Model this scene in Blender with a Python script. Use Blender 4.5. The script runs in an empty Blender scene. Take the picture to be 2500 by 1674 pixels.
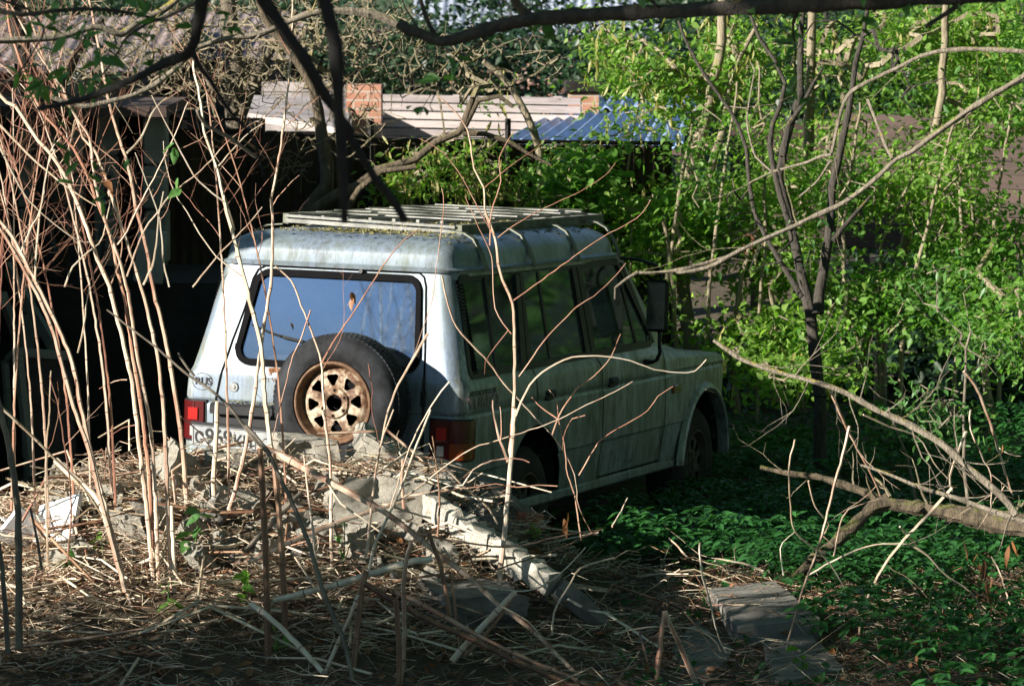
import bpy, math, random
import numpy as np
from mathutils import Vector, Matrix
R=math.radians
SC=bpy.context.scene
COL=SC.collection
# ---------------------------------------------------------------- camera, sky, sun, exposure
F=9000.0; PITCH=R(6.0); H=3.50
cam_d=bpy.data.cameras.new('camera'); cam=bpy.data.objects.new('camera',cam_d); COL.objects.link(cam)
cam.location=(0,0,H); cam.rotation_euler=(R(90)-PITCH,0,0)
cam_d.sensor_width=36; cam_d.lens=36*F/2500; cam_d.clip_start=.1; cam_d.clip_end=2000
cam_d.dof.use_dof=True; cam_d.dof.focus_distance=19.0; cam_d.dof.aperture_fstop=36*F/2500/17.0
SC.camera=cam
SUN_EL=R(21); SUN_AZ=R(62)                 # light travels 62 degrees right of the viewing direction
W=bpy.data.worlds.new('World'); SC.world=W; W.use_nodes=True
wn=W.node_tree.nodes; wl=W.node_tree.links
sky=wn.new('ShaderNodeTexSky'); sky.sky_type='NISHITA'; sky.sun_disc=False
sky.sun_elevation=SUN_EL; sky.sun_rotation=R(242); sky.air_density=1.0; sky.dust_density=.05; sky.ozone_density=2.0
wl.new(sky.outputs[0],wn['Background'].inputs[0]); wn['Background'].inputs[1].default_value=.05
sd=bpy.data.lights.new('sun','SUN'); sd.energy=5.0; sd.angle=R(.5); sd.color=(1,.93,.82)
sun=bpy.data.objects.new('sun',sd); COL.objects.link(sun)
tr=Vector((math.sin(SUN_AZ)*math.cos(SUN_EL),math.cos(SUN_AZ)*math.cos(SUN_EL),-math.sin(SUN_EL)))
sun.rotation_euler=tr.to_track_quat('-Z','Y').to_euler(); sun.location=(-8,-4,8)
SC.view_settings.view_transform='Standard'; SC.view_settings.look='None'; SC.view_settings.gamma=1
SC.view_settings.use_curve_mapping=False; SC.view_settings.exposure=1.28
SC.render.resolution_x=1024; SC.render.resolution_y=685

def at(px,py,Y):
    u=(px-1250)/F; v=(py-837)/F
    d=Vector((u,math.cos(PITCH)-v*math.sin(PITCH),-math.sin(PITCH)-v*math.cos(PITCH)))
    return Vector((0,0,H))+d*(Y/d.y)
# ---------------------------------------------------------------- helpers
def tag(o,label=None,cat=None,group=None,kind=None):
    if label: o['label']=label
    if cat: o['category']=cat
    if group: o['group']=group
    if kind: o['kind']=kind
    return o
def empty(name,loc=(0,0,0),mat=None):
    o=bpy.data.objects.new(name,None); COL.objects.link(o)
    if mat is not None: o.matrix_world=mat
    else: o.location=loc
    return o
class MB:
    def __init__(s): s.v=[]; s.f=[]; s.m=[]
    def add(s,vs,fs,mi=0):
        b=len(s.v); s.v.extend([tuple(p) for p in vs]); s.f.extend([tuple(b+i for i in f) for f in fs]); s.m.extend([mi]*len(fs)); return s
    def box(s,c,d,rot=None,mi=0,bev=0):
        c=Vector(c); x,y,z=[q/2 for q in d]
        if bev:
            e=bev; vs=[];
            for k,(ex,ez) in enumerate(((e,0),(0,e),(0,-e),(e,0))): pass
            lv=[(z,e),(z-e,0),(-z+e,0),(-z,e)]; fs=[]
            for zz,i in lv:
                for (a,b) in ((-1,-1),(1,-1),(1,1),(-1,1)):
                    if a==b: vs+= [Vector((a*(x-i),b*(y-i-e),zz)),Vector((a*(x-i-e),b*(y-i),zz))]
                    else: vs+= [Vector((a*(x-i-e),b*(y-i),zz)),Vector((a*(x-i),b*(y-i-e),zz))]
            n=8
            for l in range(3):
                for k in range(n): fs.append((l*n+k,(l+1)*n+k,(l+1)*n+(k+1)%n,l*n+(k+1)%n))
            fs.append(tuple(range(n))); fs.append(tuple(range(4*n-1,3*n-1,-1)))
        else:
            vs=[Vector((a*x,b*y,g*z)) for a in(-1,1) for b in(-1,1) for g in(-1,1)]
            fs=[(0,1,3,2),(4,6,7,5),(0,4,5,1),(2,3,7,6),(0,2,6,4),(1,5,7,3)]
        if rot is not None: vs=[rot@v for v in vs]
        return s.add([c+v for v in vs],fs,mi)
    def tube(s,pts,rad,n=6,mi=0,caps=True,sq=None):
        pts=[Vector(p) for p in pts]
        if not hasattr(rad,'__len__'): rad=[rad]*len(pts)
        t0=(pts[1]-pts[0]).normalized(); a=Vector((0,0,1)) if abs(t0.z)<.9 else Vector((1,0,0))
        nx=t0.cross(a).normalized(); vs=[]
        for i,p in enumerate(pts):
            t=(pts[min(i+1,len(pts)-1)]-pts[max(i-1,0)])
            t=t.normalized() if t.length>1e-9 else t0
            nx=(nx-t*nx.dot(t)); nx=nx.normalized() if nx.length>1e-6 else t.orthogonal().normalized()
            ny=t.cross(nx)
            for k in range(n):
                an=2*math.pi*k/n+(math.pi/4 if n==4 else 0)
                vs.append(p+(nx*math.cos(an)+ny*math.sin(an))*rad[i])
        fs=[(i*n+k,i*n+(k+1)%n,(i+1)*n+(k+1)%n,(i+1)*n+k) for i in range(len(pts)-1) for k in range(n)]
        if caps: fs+= [tuple(range(n-1,-1,-1)),tuple((len(pts)-1)*n+k for k in range(n))]
        return s.add(vs,fs,mi)
    def lathe(s,prof,o,ax,n=48,mi=0,close=False):
        # prof: (radius, offset along ax)
        o=Vector(o); ax=Vector(ax).normalized(); u=ax.orthogonal().normalized(); w=ax.cross(u); vs=[]
        for r,h in prof:
            for k in range(n):
                a=2*math.pi*k/n; vs.append(o+ax*h+(u*math.cos(a)+w*math.sin(a))*r)
        L=len(prof); fs=[]
        for i in range(L if close else L-1):
            j=(i+1)%L
            for k in range(n): fs.append((i*n+k,i*n+(k+1)%n,j*n+(k+1)%n,j*n+k))
        return s.add(vs,fs,mi)
    def build(s,name,mats,parent=None,smooth=True,ang=35):
        me=bpy.data.meshes.new(name); me.from_pydata(s.v,[],s.f)
        for m in (mats if isinstance(mats,(list,tuple)) else [mats]): me.materials.append(m)
        me.polygons.foreach_set('material_index',s.m)
        if smooth:
            me.polygons.foreach_set('use_smooth',[True]*len(s.f)); me.set_sharp_from_angle(angle=R(ang))
        me.validate(); me.update()
        o=bpy.data.objects.new(name,me); COL.objects.link(o)
        if parent: o.parent=parent
        return o
def npmesh(name,V,Fc,mats,mi=None,parent=None,smooth=False):
    # V (n,3) ; Fc (m,k) all same k
    me=bpy.data.meshes.new(name); m,k=Fc.shape
    me.vertices.add(len(V)); me.vertices.foreach_set('co',np.ascontiguousarray(V,dtype=np.float32).ravel())
    me.loops.add(m*k); me.loops.foreach_set('vertex_index',np.ascontiguousarray(Fc,dtype=np.int32).ravel())
    me.polygons.add(m); me.polygons.foreach_set('loop_start',np.arange(0,m*k,k,dtype=np.int32))
    for mt in (mats if isinstance(mats,(list,tuple)) else [mats]): me.materials.append(mt)
    if mi is not None: me.polygons.foreach_set('material_index',np.ascontiguousarray(mi,dtype=np.int32))
    if smooth: me.polygons.foreach_set('use_smooth',np.ones(m,dtype=bool))
    me.update(calc_edges=True)
    o=bpy.data.objects.new(name,me); COL.objects.link(o)
    if parent: o.parent=parent
    return o
# ---------------------------------------------------------------- materials
class NT:
    def __init__(s,name):
        s.mat=bpy.data.materials.new(name); s.mat.use_nodes=True; s.t=s.mat.node_tree; s.n=s.t.nodes; s.b=s.n['Principled BSDF']; s.out=s.n['Material Output']
        s.tc=s.n.new('ShaderNodeTexCoord')
    def link(s,a,b): s.t.links.new(a,b)
    def mapping(s,scale=(1,1,1),src='Object',rot=(0,0,0)):
        m=s.n.new('ShaderNodeMapping'); m.inputs['Scale'].default_value=scale; m.inputs['Rotation'].default_value=rot; s.link(s.tc.outputs[src],m.inputs[0]); return m.outputs[0]
    def noise(s,scale,detail=4,rough=.6,vec=None,dist=0):
        n=s.n.new('ShaderNodeTexNoise'); n.inputs['Scale'].default_value=scale; n.inputs['Detail'].default_value=detail; n.inputs['Roughness'].default_value=rough; n.inputs['Distortion'].default_value=dist
        s.link(vec if vec is not None else s.tc.outputs['Object'],n.inputs[0]); return n.outputs[0]
    def ramp(s,fac,stops):
        r=s.n.new('ShaderNodeValToRGB'); e=r.color_ramp.elements
        while len(e)<len(stops): e.new(.5)
        for el,(p,c) in zip(e,stops):
            el.position=p; el.color=(*c,1) if hasattr(c,'__len__') else (c,c,c,1)
        s.link(fac,r.inputs[0]); return r.outputs[0]
    def mix(s,fac,a,b,mode='MIX'):
        m=s.n.new('ShaderNodeMix'); m.data_type='RGBA'; m.blend_type=mode
        for i,x in ((0,fac),(6,a),(7,b)):
            if hasattr(x,'links') or hasattr(x,'is_linked'): s.link(x,m.inputs[i])
            elif hasattr(x,'__len__'): m.inputs[i].default_value=(*x,1)
            else: m.inputs[i].default_value=x
        return m.outputs[2]
    def math(s,op,a,b=0):
        m=s.n.new('ShaderNodeMath'); m.operation=op
        for i,x in ((0,a),(1,b)):
            if hasattr(x,'is_linked'): s.link(x,m.inputs[i])
            else: m.inputs[i].default_value=x
        return m.outputs[0]
    def sep(s,v=None):
        n=s.n.new('ShaderNodeSeparateXYZ'); s.link(v if v is not None else s.tc.outputs['Object'],n.inputs[0]); return n.outputs
    def color(s,c):
        if hasattr(c,'is_linked'): s.link(c,s.b.inputs['Base Color'])
        else: s.b.inputs['Base Color'].default_value=(*c,1)
        return s
    def set(s,**k):
        for a,v in k.items():
            i=s.b.inputs[a.replace('_',' ')]
            if hasattr(v,'is_linked'): s.link(v,i)
            else: i.default_value=v
        return s
    def bump(s,h,strength=.5,dist=.01):
        b=s.n.new('ShaderNodeBump'); b.inputs['Strength'].default_value=strength; b.inputs['Distance'].default_value=dist
        s.link(h,b.inputs['Height']); s.link(b.outputs[0],s.b.inputs['Normal']); return s
    def geo(s,o): 
        g=s.n.new('ShaderNodeNewGeometry'); return g.outputs[o]
def simple(name,c,rough=.6,metal=0,var=.3,scale=8,bump=0,c2=None):
    t=NT(name); c2=c2 or tuple(q*(1-var) for q in c)
    n=t.noise(scale,5,.65); t.color(t.ramp(n,[(.35,c2),(.65,c)])); t.set(Roughness=rough,Metallic=metal)
    if bump: t.bump(t.noise(scale*6,4),bump,.01)
    return t.mat
def leafmat(name,ca,cb,trans=.5,rough=.45,big=1.2):
    t=NT(name); ri=t.geo('Random Per Island'); c=t.ramp(ri,[(0,ca),(1,cb)])
    n=t.noise(big,2,.5,t.tc.outputs['Object']); c=t.mix(t.ramp(n,[(.4,0),(.6,1)]),c,t.mix(.5,c,tuple(q*.6 for q in ca)))
    t.color(c); t.set(Roughness=rough)
    tl=t.n.new('ShaderNodeBsdfTranslucent'); cc=t.mix(1.0,c,(1.0,1.1,.5),'MULTIPLY'); t.link(cc,tl.inputs[0])
    mx=t.n.new('ShaderNodeMixShader'); mx.inputs[0].default_value=trans; t.link(t.b.outputs[0],mx.inputs[1]); t.link(tl.outputs[0],mx.inputs[2]); t.link(mx.outputs[0],t.out.inputs[0])
    return t.mat
def barkmat(name,c1,c2,moss=None,mossamt=.5,scale=30):
    t=NT(name); v=t.mapping((1,1,.35)); n=t.noise(scale,6,.7,v); c=t.ramp(n,[(.3,c1),(.7,c2)])
    if moss:
        g=t.sep(t.geo('Normal')); up=t.math('MULTIPLY_ADD',g[2],.35); m=t.noise(9,5,.7)
        s=t.math('ADD',t.math('MULTIPLY',g[2],.18),m); c=t.mix(t.ramp(s,[(1-mossamt-.08,0),(1-mossamt+.02,1)]),c,moss)
    t.color(c); t.set(Roughness=.9); t.bump(n,1.0,.03); return t.mat
M={}
def mats():
    # car paint: pale blue-silver with grime, green algae on the sides, darker vertical streaks
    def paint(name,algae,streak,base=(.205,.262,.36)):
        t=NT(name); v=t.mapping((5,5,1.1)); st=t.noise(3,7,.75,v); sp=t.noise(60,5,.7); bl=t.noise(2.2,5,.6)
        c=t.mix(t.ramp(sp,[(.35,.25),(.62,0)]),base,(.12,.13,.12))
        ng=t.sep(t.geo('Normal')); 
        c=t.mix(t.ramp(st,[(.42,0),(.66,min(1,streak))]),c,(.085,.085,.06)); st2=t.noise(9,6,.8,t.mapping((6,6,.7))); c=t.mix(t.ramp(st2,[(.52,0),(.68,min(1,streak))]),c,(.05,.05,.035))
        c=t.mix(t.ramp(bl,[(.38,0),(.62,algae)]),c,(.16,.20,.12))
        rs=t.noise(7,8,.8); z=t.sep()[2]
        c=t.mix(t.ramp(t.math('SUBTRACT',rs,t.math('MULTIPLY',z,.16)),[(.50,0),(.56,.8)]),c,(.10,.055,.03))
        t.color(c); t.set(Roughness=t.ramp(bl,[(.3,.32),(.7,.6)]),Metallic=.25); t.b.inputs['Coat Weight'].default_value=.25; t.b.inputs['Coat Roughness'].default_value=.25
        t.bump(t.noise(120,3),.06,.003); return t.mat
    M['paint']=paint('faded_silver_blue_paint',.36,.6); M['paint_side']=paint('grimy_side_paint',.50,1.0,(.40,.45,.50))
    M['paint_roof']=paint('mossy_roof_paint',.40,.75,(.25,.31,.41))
    M['rubber']=simple('weathered_rubber',(.036,.039,.045),.8,0,.5,6,.25,(.012,.012,.013))
    M['black']=simple('black_plastic',(.022,.023,.025),.45,0,.4,10)
    M['seal']=simple('window_seal',(.006,.006,.007),.85)
    t=NT('rusty_white_rim'); n=t.noise(14,8,.75); n2=t.noise(45,4); s=t.math('ADD',n,t.math('MULTIPLY',n2,.15))
    t.color(t.ramp(s,[(.46,(.44,.39,.30)),(.54,(.32,.25,.17)),(.60,(.16,.08,.04)),(.69,(.07,.035,.02))])); t.set(Roughness=.6); t.bump(n2,.3,.003); M['rim']=t.mat
    t=NT('rusty_rim_edge'); n=t.noise(20,8,.75); t.color(t.ramp(n,[(.35,(.20,.13,.07)),(.5,(.12,.06,.03)),(.7,(.07,.035,.02))])); t.set(Roughness=.8); M['rimrust']=t.mat
    M['muddyrim']=simple('muddy_rim',(.10,.08,.06),.9,0,.5,12,.2)
    M['muddyrubber']=simple('muddy_rubber',(.06,.055,.05),.9,0,.4,5,.4)
    def lens(name,c):
        t=NT(name); t.color(c); t.set(Roughness=.2); t.b.inputs['Transmission Weight'].default_value=.0; t.b.inputs['Coat Weight'].default_value=.6
        v=t.n.new('ShaderNodeTexChecker'); v.inputs['Scale'].default_value=90; t.link(t.tc.outputs['Object'],v.inputs[0]); t.bump(v.outputs[1],.35,.003); return t.mat
    M['red']=lens('red_lens',(.28,.008,.006)); M['redhot']=lens('bright_red_reflector',(.38,.012,.010)); M['amber']=lens('amber_lens',(.20,.035,.006)); M['clear']=lens('clear_lens',(.42,.40,.38)); M['darkred']=lens('dark_red_lens',(.075,.006,.007))
    def glass(name,refl,dust,dc,tint):
        t=NT(name); gl=t.n.new('ShaderNodeBsdfGlossy'); gl.inputs['Roughness'].default_value=.04; gl.inputs['Color'].default_value=(.66,.82,.98,1)
        tp=t.n.new('ShaderNodeBsdfTransparent'); tp.inputs[0].default_value=(*tint,1); df=t.n.new('ShaderNodeBsdfDiffuse')
        n=t.noise(3.5,7,.7,t.mapping((1,1,2.5))); n2=t.noise(40,4,.7)
        t.link(t.mix(.4,dc,(.1,.12,.08)),df.inputs[0])
        m1=t.n.new('ShaderNodeMixShader'); dz_=t.n.new('ShaderNodeMapRange'); t.link(t.sep()[2],dz_.inputs[0]); dz_.inputs[1].default_value=1.5; dz_.inputs[2].default_value=1.15; dz_.inputs[3].default_value=0; dz_.inputs[4].default_value=.5; t.link(t.math('ADD',t.ramp(n,[(.3,dust*.5),(.7,min(1,dust*2.6))]),t.math('MULTIPLY',dz_.outputs[0],n)),m1.inputs[0]); t.link(tp.outputs[0],m1.inputs[1]); t.link(df.outputs[0],m1.inputs[2])
        lw=t.n.new('ShaderNodeLayerWeight'); lw.inputs[0].default_value=.35
        m2=t.n.new('ShaderNodeMixShader'); dr_=t.math('SUBTRACT',1.0,t.math('MULTIPLY',dz_.outputs[0],.9)); f=t.math('ADD',t.math('MULTIPLY',refl,dr_),t.math('MULTIPLY',lw.outputs[0],.4)); f=t.math('MULTIPLY',f,t.ramp(n2,[(.2,.93),(.7,1)])); t.link(f,m2.inputs[0]); t.link(m1.outputs[0],m2.inputs[1]); t.link(gl.outputs[0],m2.inputs[2]); t.link(m2.outputs[0],t.out.inputs[0]); return t.mat
    M['glass_rear']=glass('dusty_rear_glass',.62,.10,(.10,.12,.14),(.5,.55,.6)); M['glass']=glass('grimy_side_glass',.05,.26,(.12,.15,.14),(.30,.36,.33))
    M['alu']=simple('weathered_aluminium',(.27,.27,.25),.5,.5,.45,14,.1)
    M['alu_d']=simple('mossy_aluminium',(.20,.21,.16),.7,.2,.5,10,.1)
    M['plate']=simple('plate_white',(.36,.38,.39),.5,0,.25,30)
    M['ink']=simple('black_ink',(.015,.015,.018),.6); M['pink']=simple('faded_red_decal',(.34,.20,.20),.6); M['inkgrey']=simple('grey_decal',(.07,.09,.08),.6)
    M['seat']=simple('seat_cloth',(.10,.095,.085),.9); M['cream']=simple('cream_cloth',(.45,.42,.34),.9)
    M['chrome']=simple('worn_chrome',(.5,.5,.5),.3,.8)
    M['rustrun']=simple('rust_run',(.22,.09,.03),.9,0,.4,40)
    # bark / stems
    M['bark_dark']=barkmat('dark_bark',(.022,.019,.016),(.085,.072,.058),(.16,.13,.04),.24)
    M['bark_in_shade']=barkmat('shade_black_bark',(.006,.006,.006),(.020,.018,.016))  # near-black colour paints in the shade on the closest branches
    M['bark_lichen']=barkmat('lichen_bark',(.06,.048,.035),(.20,.165,.12),(.30,.24,.03),.26)
    M['bark_pale']=barkmat('pale_bark',(.15,.12,.08),(.34,.29,.20),(.20,.19,.06),.28,16)
    M['bark_moss']=barkmat('mossy_bark',(.05,.04,.025),(.17,.13,.085),(.13,.13,.035),.27)
    M['bark_grey']=barkmat('grey_branch_bark',(.11,.09,.065),(.36,.31,.24),(.33,.27,.05),.24,40)
    M['twig']=barkmat('twig_bark',(.12,.10,.065),(.34,.29,.19),(.26,.22,.08),.30)
    def stem(name,a,b,c):
        t=NT(name); v=t.mapping((3,3,.6)); n=t.noise(5,5,.7,v); ri=t.geo('Random Per Island')
        co=t.ramp(t.math('ADD',t.math('MULTIPLY',n,.8),t.math('MULTIPLY',ri,.25)),[(.35,a),(.52,b),(.68,c)])
        t.color(co); t.set(Roughness=.55); t.bump(t.noise(60,4,.6,t.mapping((4,4,.3))),.3,.002); return t.mat
    M['stem']=stem('dry_knotweed_stem',(.66,.57,.46),(.56,.42,.31),(.30,.15,.10))
    M['stem_red']=stem('reddish_stem',(.50,.33,.23),(.40,.19,.12),(.20,.08,.06))
    M['stem_white']=stem('bleached_stem',(.72,.66,.54),(.60,.50,.38),(.40,.28,.18))
    M['stem_brown']=stem('brown_stem',(.34,.22,.13),(.22,.11,.06),(.10,.045,.03))
    M['stem_grey']=stem('grey_stem',(.20,.17,.13),(.12,.10,.08),(.06,.05,.04))
    M['straw']=stem('straw_litter',(.76,.69,.54),(.54,.45,.31),(.18,.12,.07))
    M['dryleaf']=leafmat('dry_leaf',(.30,.13,.05),(.18,.09,.05),.2)
    M['node']=simple('stem_node',(.20,.11,.075),.7)
    M['leaf_maple']=leafmat('fresh_maple_leaf',(.17,.38,.05),(.40,.60,.15),.62)
    M['leaf_mid']=leafmat('mid_green_leaf',(.11,.30,.045),(.27,.48,.11),.6)
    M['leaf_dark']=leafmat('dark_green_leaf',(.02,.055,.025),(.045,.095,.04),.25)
    M['leaf_under']=leafmat('undergrowth_leaf',(.028,.13,.032),(.065,.22,.058),.4)
    M['leaf_herb']=leafmat('herb_leaf',(.07,.20,.05),(.14,.30,.08),.4)
    M['catkin']=leafmat('catkin',(.36,.34,.10),(.45,.42,.17),.4)
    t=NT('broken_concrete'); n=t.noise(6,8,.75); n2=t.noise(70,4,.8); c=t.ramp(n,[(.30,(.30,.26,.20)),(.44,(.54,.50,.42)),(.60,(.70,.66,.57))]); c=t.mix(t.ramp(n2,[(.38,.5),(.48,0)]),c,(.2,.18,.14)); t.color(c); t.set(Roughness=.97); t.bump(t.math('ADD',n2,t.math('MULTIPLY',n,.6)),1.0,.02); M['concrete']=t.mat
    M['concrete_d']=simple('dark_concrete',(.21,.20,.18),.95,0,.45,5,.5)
    M['plaster']=simple('stained_block',(.34,.35,.31),.95,0,.5,3,.4)
    M['foam']=simple('white_foam_board',(.72,.74,.76),.8,0,.2,20,.2)
    t=NT('brick_red'); n=t.noise(12,6,.7); t.color(t.ramp(n,[(.3,(.30,.10,.06)),(.6,(.42,.18,.11)),(.75,(.45,.40,.34))])); t.set(Roughness=.95); t.bump(n,.5,.01); M['brick']=t.mat
    t=NT('brick_wall'); bt=t.n.new('ShaderNodeTexBrick'); bt.inputs['Color1'].default_value=(.44,.19,.12,1); bt.inputs['Color2'].default_value=(.36,.14,.08,1); bt.inputs['Mortar'].default_value=(.42,.36,.3,1)
    bt.inputs['Scale'].default_value=1; bt.inputs['Brick Width'].default_value=.25; bt.inputs['Row Height'].default_value=.075; bt.inputs['Mortar Size'].default_value=.008
    t.link(t.mapping((1,1,1),rot=(R(90),0,0)),bt.inputs[0]); t.color(t.mix(t.ramp(t.noise(3,5),[(.3,0),(.7,.5)]),bt.outputs[0],(.5,.36,.28))); t.set(Roughness=.95); M['brickwall']=t.mat
    def planks(name,a,b):
        t=NT(name); n=t.noise(3,6,.7,t.mapping((1.2,1,14))); ri=t.geo('Random Per Island'); s=t.math('ADD',t.math('MULTIPLY',n,.8),t.math('MULTIPLY',ri,.3))
        t.color(t.ramp(s,[(.3,b),(.7,a)])); t.set(Roughness=.9); t.bump(n,.4,.01); return t.mat
    M['plank']=planks('weathered_plank',(.36,.315,.305),(.17,.145,.145)); M['plank_red']=planks('brown_plank',(.075,.048,.040),(.035,.024,.02)); M['plank_dark']=planks('dark_plank',(.05,.042,.036),(.02,.017,.015)); M['plank_pale']=planks('pale_frame_wood',(.20,.21,.18),(.11,.12,.10))
    M['fence_metal']=simple('dark_corrugated_metal',(.055,.042,.034),.6,.3,.5,2.5,.1)
    M['dark_metal']=simple('rusted_dark_panel',(.035,.032,.03),.8,.1,.5,3,.2)
    M['roof_blue']=simple('blue_corrugated_roof',(.24,.36,.62),.4,.1,.45,3,.05,(.16,.21,.32))
    M['roof_grey']=simple('pale_grey_roof',(.38,.42,.50),.6,0,.3,2); M['roof_white']=simple('faded_slate_roof',(.52,.46,.44),.8,0,.6,2.2); M['roof_pink']=simple('far_pinkish_roof',(.30,.24,.23),.8,0,.6,2.2)
    t=NT('ground_soil'); n=t.noise(2.5,9,.75); n2=t.noise(25,6,.8); t.color(t.mix(t.ramp(n2,[(.4,0),(.62,1)]),t.ramp(n,[(.3,(.045,.034,.022)),(.7,(.10,.075,.05))]),(.16,.125,.08))); t.set(Roughness=1); t.bump(n2,1,.04); M['soil']=t.mat
    t=NT('moss_bits'); t.color(t.ramp(t.geo('Random Per Island'),[(0,(.12,.10,.03)),(.5,(.26,.24,.08)),(1,(.33,.29,.16))])); t.set(Roughness=1); M['moss']=t.mat
    M['hill']=simple('far_hill',(.05,.075,.03),1,0,.5,.15)
    M['litterwhite']=simple('plastic_litter',(.6,.63,.66),.4)
mats()
for k_,v_ in (('seal',.08),('black',.25),('rubber',.12),('muddyrubber',.12),('dark_metal',.2),('fence_metal',.2)):
    M[k_].node_tree.nodes['Principled BSDF'].inputs['Specular IOR Level'].default_value=v_
# ================================================================= THE CAR
RM=Matrix(((.36003,-.93257,.02611,-1.0641),(.93214,.36074,.03138,19.9176),(-.03868,.01304,.99917,-3.4112+H),(0,0,0,1)))
def itp(x,xs,ys):
    return float(np.interp(x,xs,ys))
def wz(z): return itp(z,[.36,.40,.60,.632,.648,.90,.945,.955,.968,.98,1.10,1.13,1.15,1.72],[.78,.81,.835,.833,.845,.848,.848,.838,.838,.846,.838,.822,.815,.73])
def xrz(z): return itp(z,[.36,.5,.945,.957,.97,1.12,1.18,1.72],[.03,0,0,.01,0,.004,.02,.15])
def car():
    root=empty('off_road_car',mat=RM)
    tag(root,'abandoned pale blue-silver off-road car with spare wheel on its tailgate and a roof rack','car')
    P=M['paint']; PS=M['paint_side']
    def plan(z,xf,lower):
        w=wz(z); xr=xrz(z); r=.085; rf=.12 if lower else .06
        pts=[]
        half=[]
        ys=[0,.05,.10,.15,.20,.25,.30,.35,.40,.45,.50,.55,.60]
        for y in ys: half.append((xr+.0*y,y,'r'))
        for k in range(1,4): half.append((xr,.60+(w-r-.60)*k/3,'r'))
        for k in range(1,6):
            a=k/6*math.pi/2; half.append((xr+r-r*math.cos(a),w-r+r*math.sin(a),'c'))
        x0=xr+r
        for k in range(4): half.append((x0+(.29-x0)*k/4,w,'s'))
        xe=4.40 if lower else 2.66
        n=int(round((xe-.29)/.035))
        for k in range(n+1): half.append((.29+(xe-.29)*k/n,w,'s'))
        if lower:
            half.append((xf-rf,w,'s'))
            for k in range(1,6):
                a=k/6*math.pi/2; half.append((xf-rf+rf*math.sin(a),w-rf+rf*math.cos(a),'f'))
            for k in range(6): half.append((xf,(w-rf)*(1-k/5),'f'))
        else:
            for k in range(1,7): half.append((xe+(xf-xe)*k/6,w,'s'))
        return half
    def shell(zs,xf,lower,holes,cell,zx=None):
        rows=[]
        for z in zs: rows.append(plan(z,xf(z),lower))
        L=len(rows[0]); out={}
        for side in (1,-1):
            V=np.zeros((len(zs),L,3))
            for i,z in enumerate(zs):
                for j,(x,y,k) in enumerate(rows[i]):
                    zz=z
                    if lower and z>.98:
                        ztop=itp(x,[3.2,3.42,4.3,4.6],[1.15,1.095,1.045,1.02]); zz=.98+(z-.98)*(ztop-.98)/.17
                        if x>3.3 and z>1.1: y=y-.02*(z-1.1)/.05
                    V[i,j]=(x,y*side,zz)
            V=V.reshape(-1,3)
            for h in holes:
                for q in range(len(V)):
                    if not h[0](V[q]): continue
                    a,b=h[1]; p=V[q]; d=h[2](p[a],p[b],side)
                    if abs(d)<cell*.62:
                        e=1e-3; gx=(h[2](p[a]+e,p[b],side)-d)/e; gy=(h[2](p[a],p[b]+e,side)-d)/e; g=gx*gx+gy*gy
                        if g>1e-6: V[q,a]-=d*gx/g; V[q,b]-=d*gy/g
            fs=[]
            for i in range(len(zs)-1):
                for j in range(L-1):
                    f=(i*L+j,i*L+j+1,(i+1)*L+j+1,(i+1)*L+j); c=V[list(f)].mean(0); ok=True
                    for h in holes:
                        if h[0](c) and h[2](c[h[1][0]],c[h[1][1]],side)<-.002: ok=False;break
                    if ok: fs.append((f if side<0 else f[::-1],c))
            out[side]=(V,fs)
        return out
    def sdpoly(px,py,pts,r):
        d=1e9; ins=False; n=len(pts)
        for i in range(n):
            ax,ay=pts[i]; bx,by=pts[(i+1)%n]; ex,ey=bx-ax,by-ay; t=max(0,min(1,((px-ax)*ex+(py-ay)*ey)/(ex*ex+ey*ey)))
            d=min(d,math.hypot(px-ax-t*ex,py-ay-t*ey))
            if (ay>py)!=(by>py) and px<(bx-ax)*(py-ay)/(by-ay)+ax: ins=not ins
        return (-d if ins else d)-r
    RW=[(-.47,1.265),(.445,1.265),(.385,1.600),(-.435,1.600)]; rr=.085
    rearwin=(lambda p:p[0]<.2 and abs(p[1])<.62,(1,2),lambda y,z,s:sdpoly(y,z,RW,rr))
    SWt=[(.185,1.205),(3.10,1.205),(2.66,1.65),(.262,1.65)]
    sidewin=(lambda p:p[0]>.12 and abs(p[1])>.70,(0,2),lambda x,z,s:sdpoly(x,z,SWt,.045))
    archR=(lambda p:abs(p[1])>.74 and p[0]<2.2,(0,2),lambda x,z,s:math.hypot(x-1.1,max(0,z-.37))-.46 if z>.37 else abs(x-1.1)-.46)
    def af(x,z,s):
        # front arch with a straight trailing edge
        return math.hypot(x-4.15,max(0,z-.37))-.45 if z>.37 else abs(x-4.15)-.45
    archF=(lambda p:abs(p[1])>.70 and p[0]>3.2,(0,2),af)
    zl=[.37,.40,.44,.48,.52,.56,.60,.63,.634,.648,.68,.71,.74,.77,.80,.83,.86,.90,.942,.950,.957,.966,.974,.982,1.02,1.06,1.09,1.11,1.125,1.138,1.15]
    low=shell(zl,lambda z:4.6 if z>.6 else 4.52,True,[archR,archF],.035)
    zu=[1.15,1.165,1.18]+[1.18+.555*k/16 for k in range(1,17)]
    up=shell(zu,lambda z:3.36-(z-1.15)*1.03,False,[rearwin,sidewin],.034)
    B=MB(); TD=MB(); doors={(s,n):MB() for s in(1,-1) for n in('front_door','rear_door')}
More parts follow.
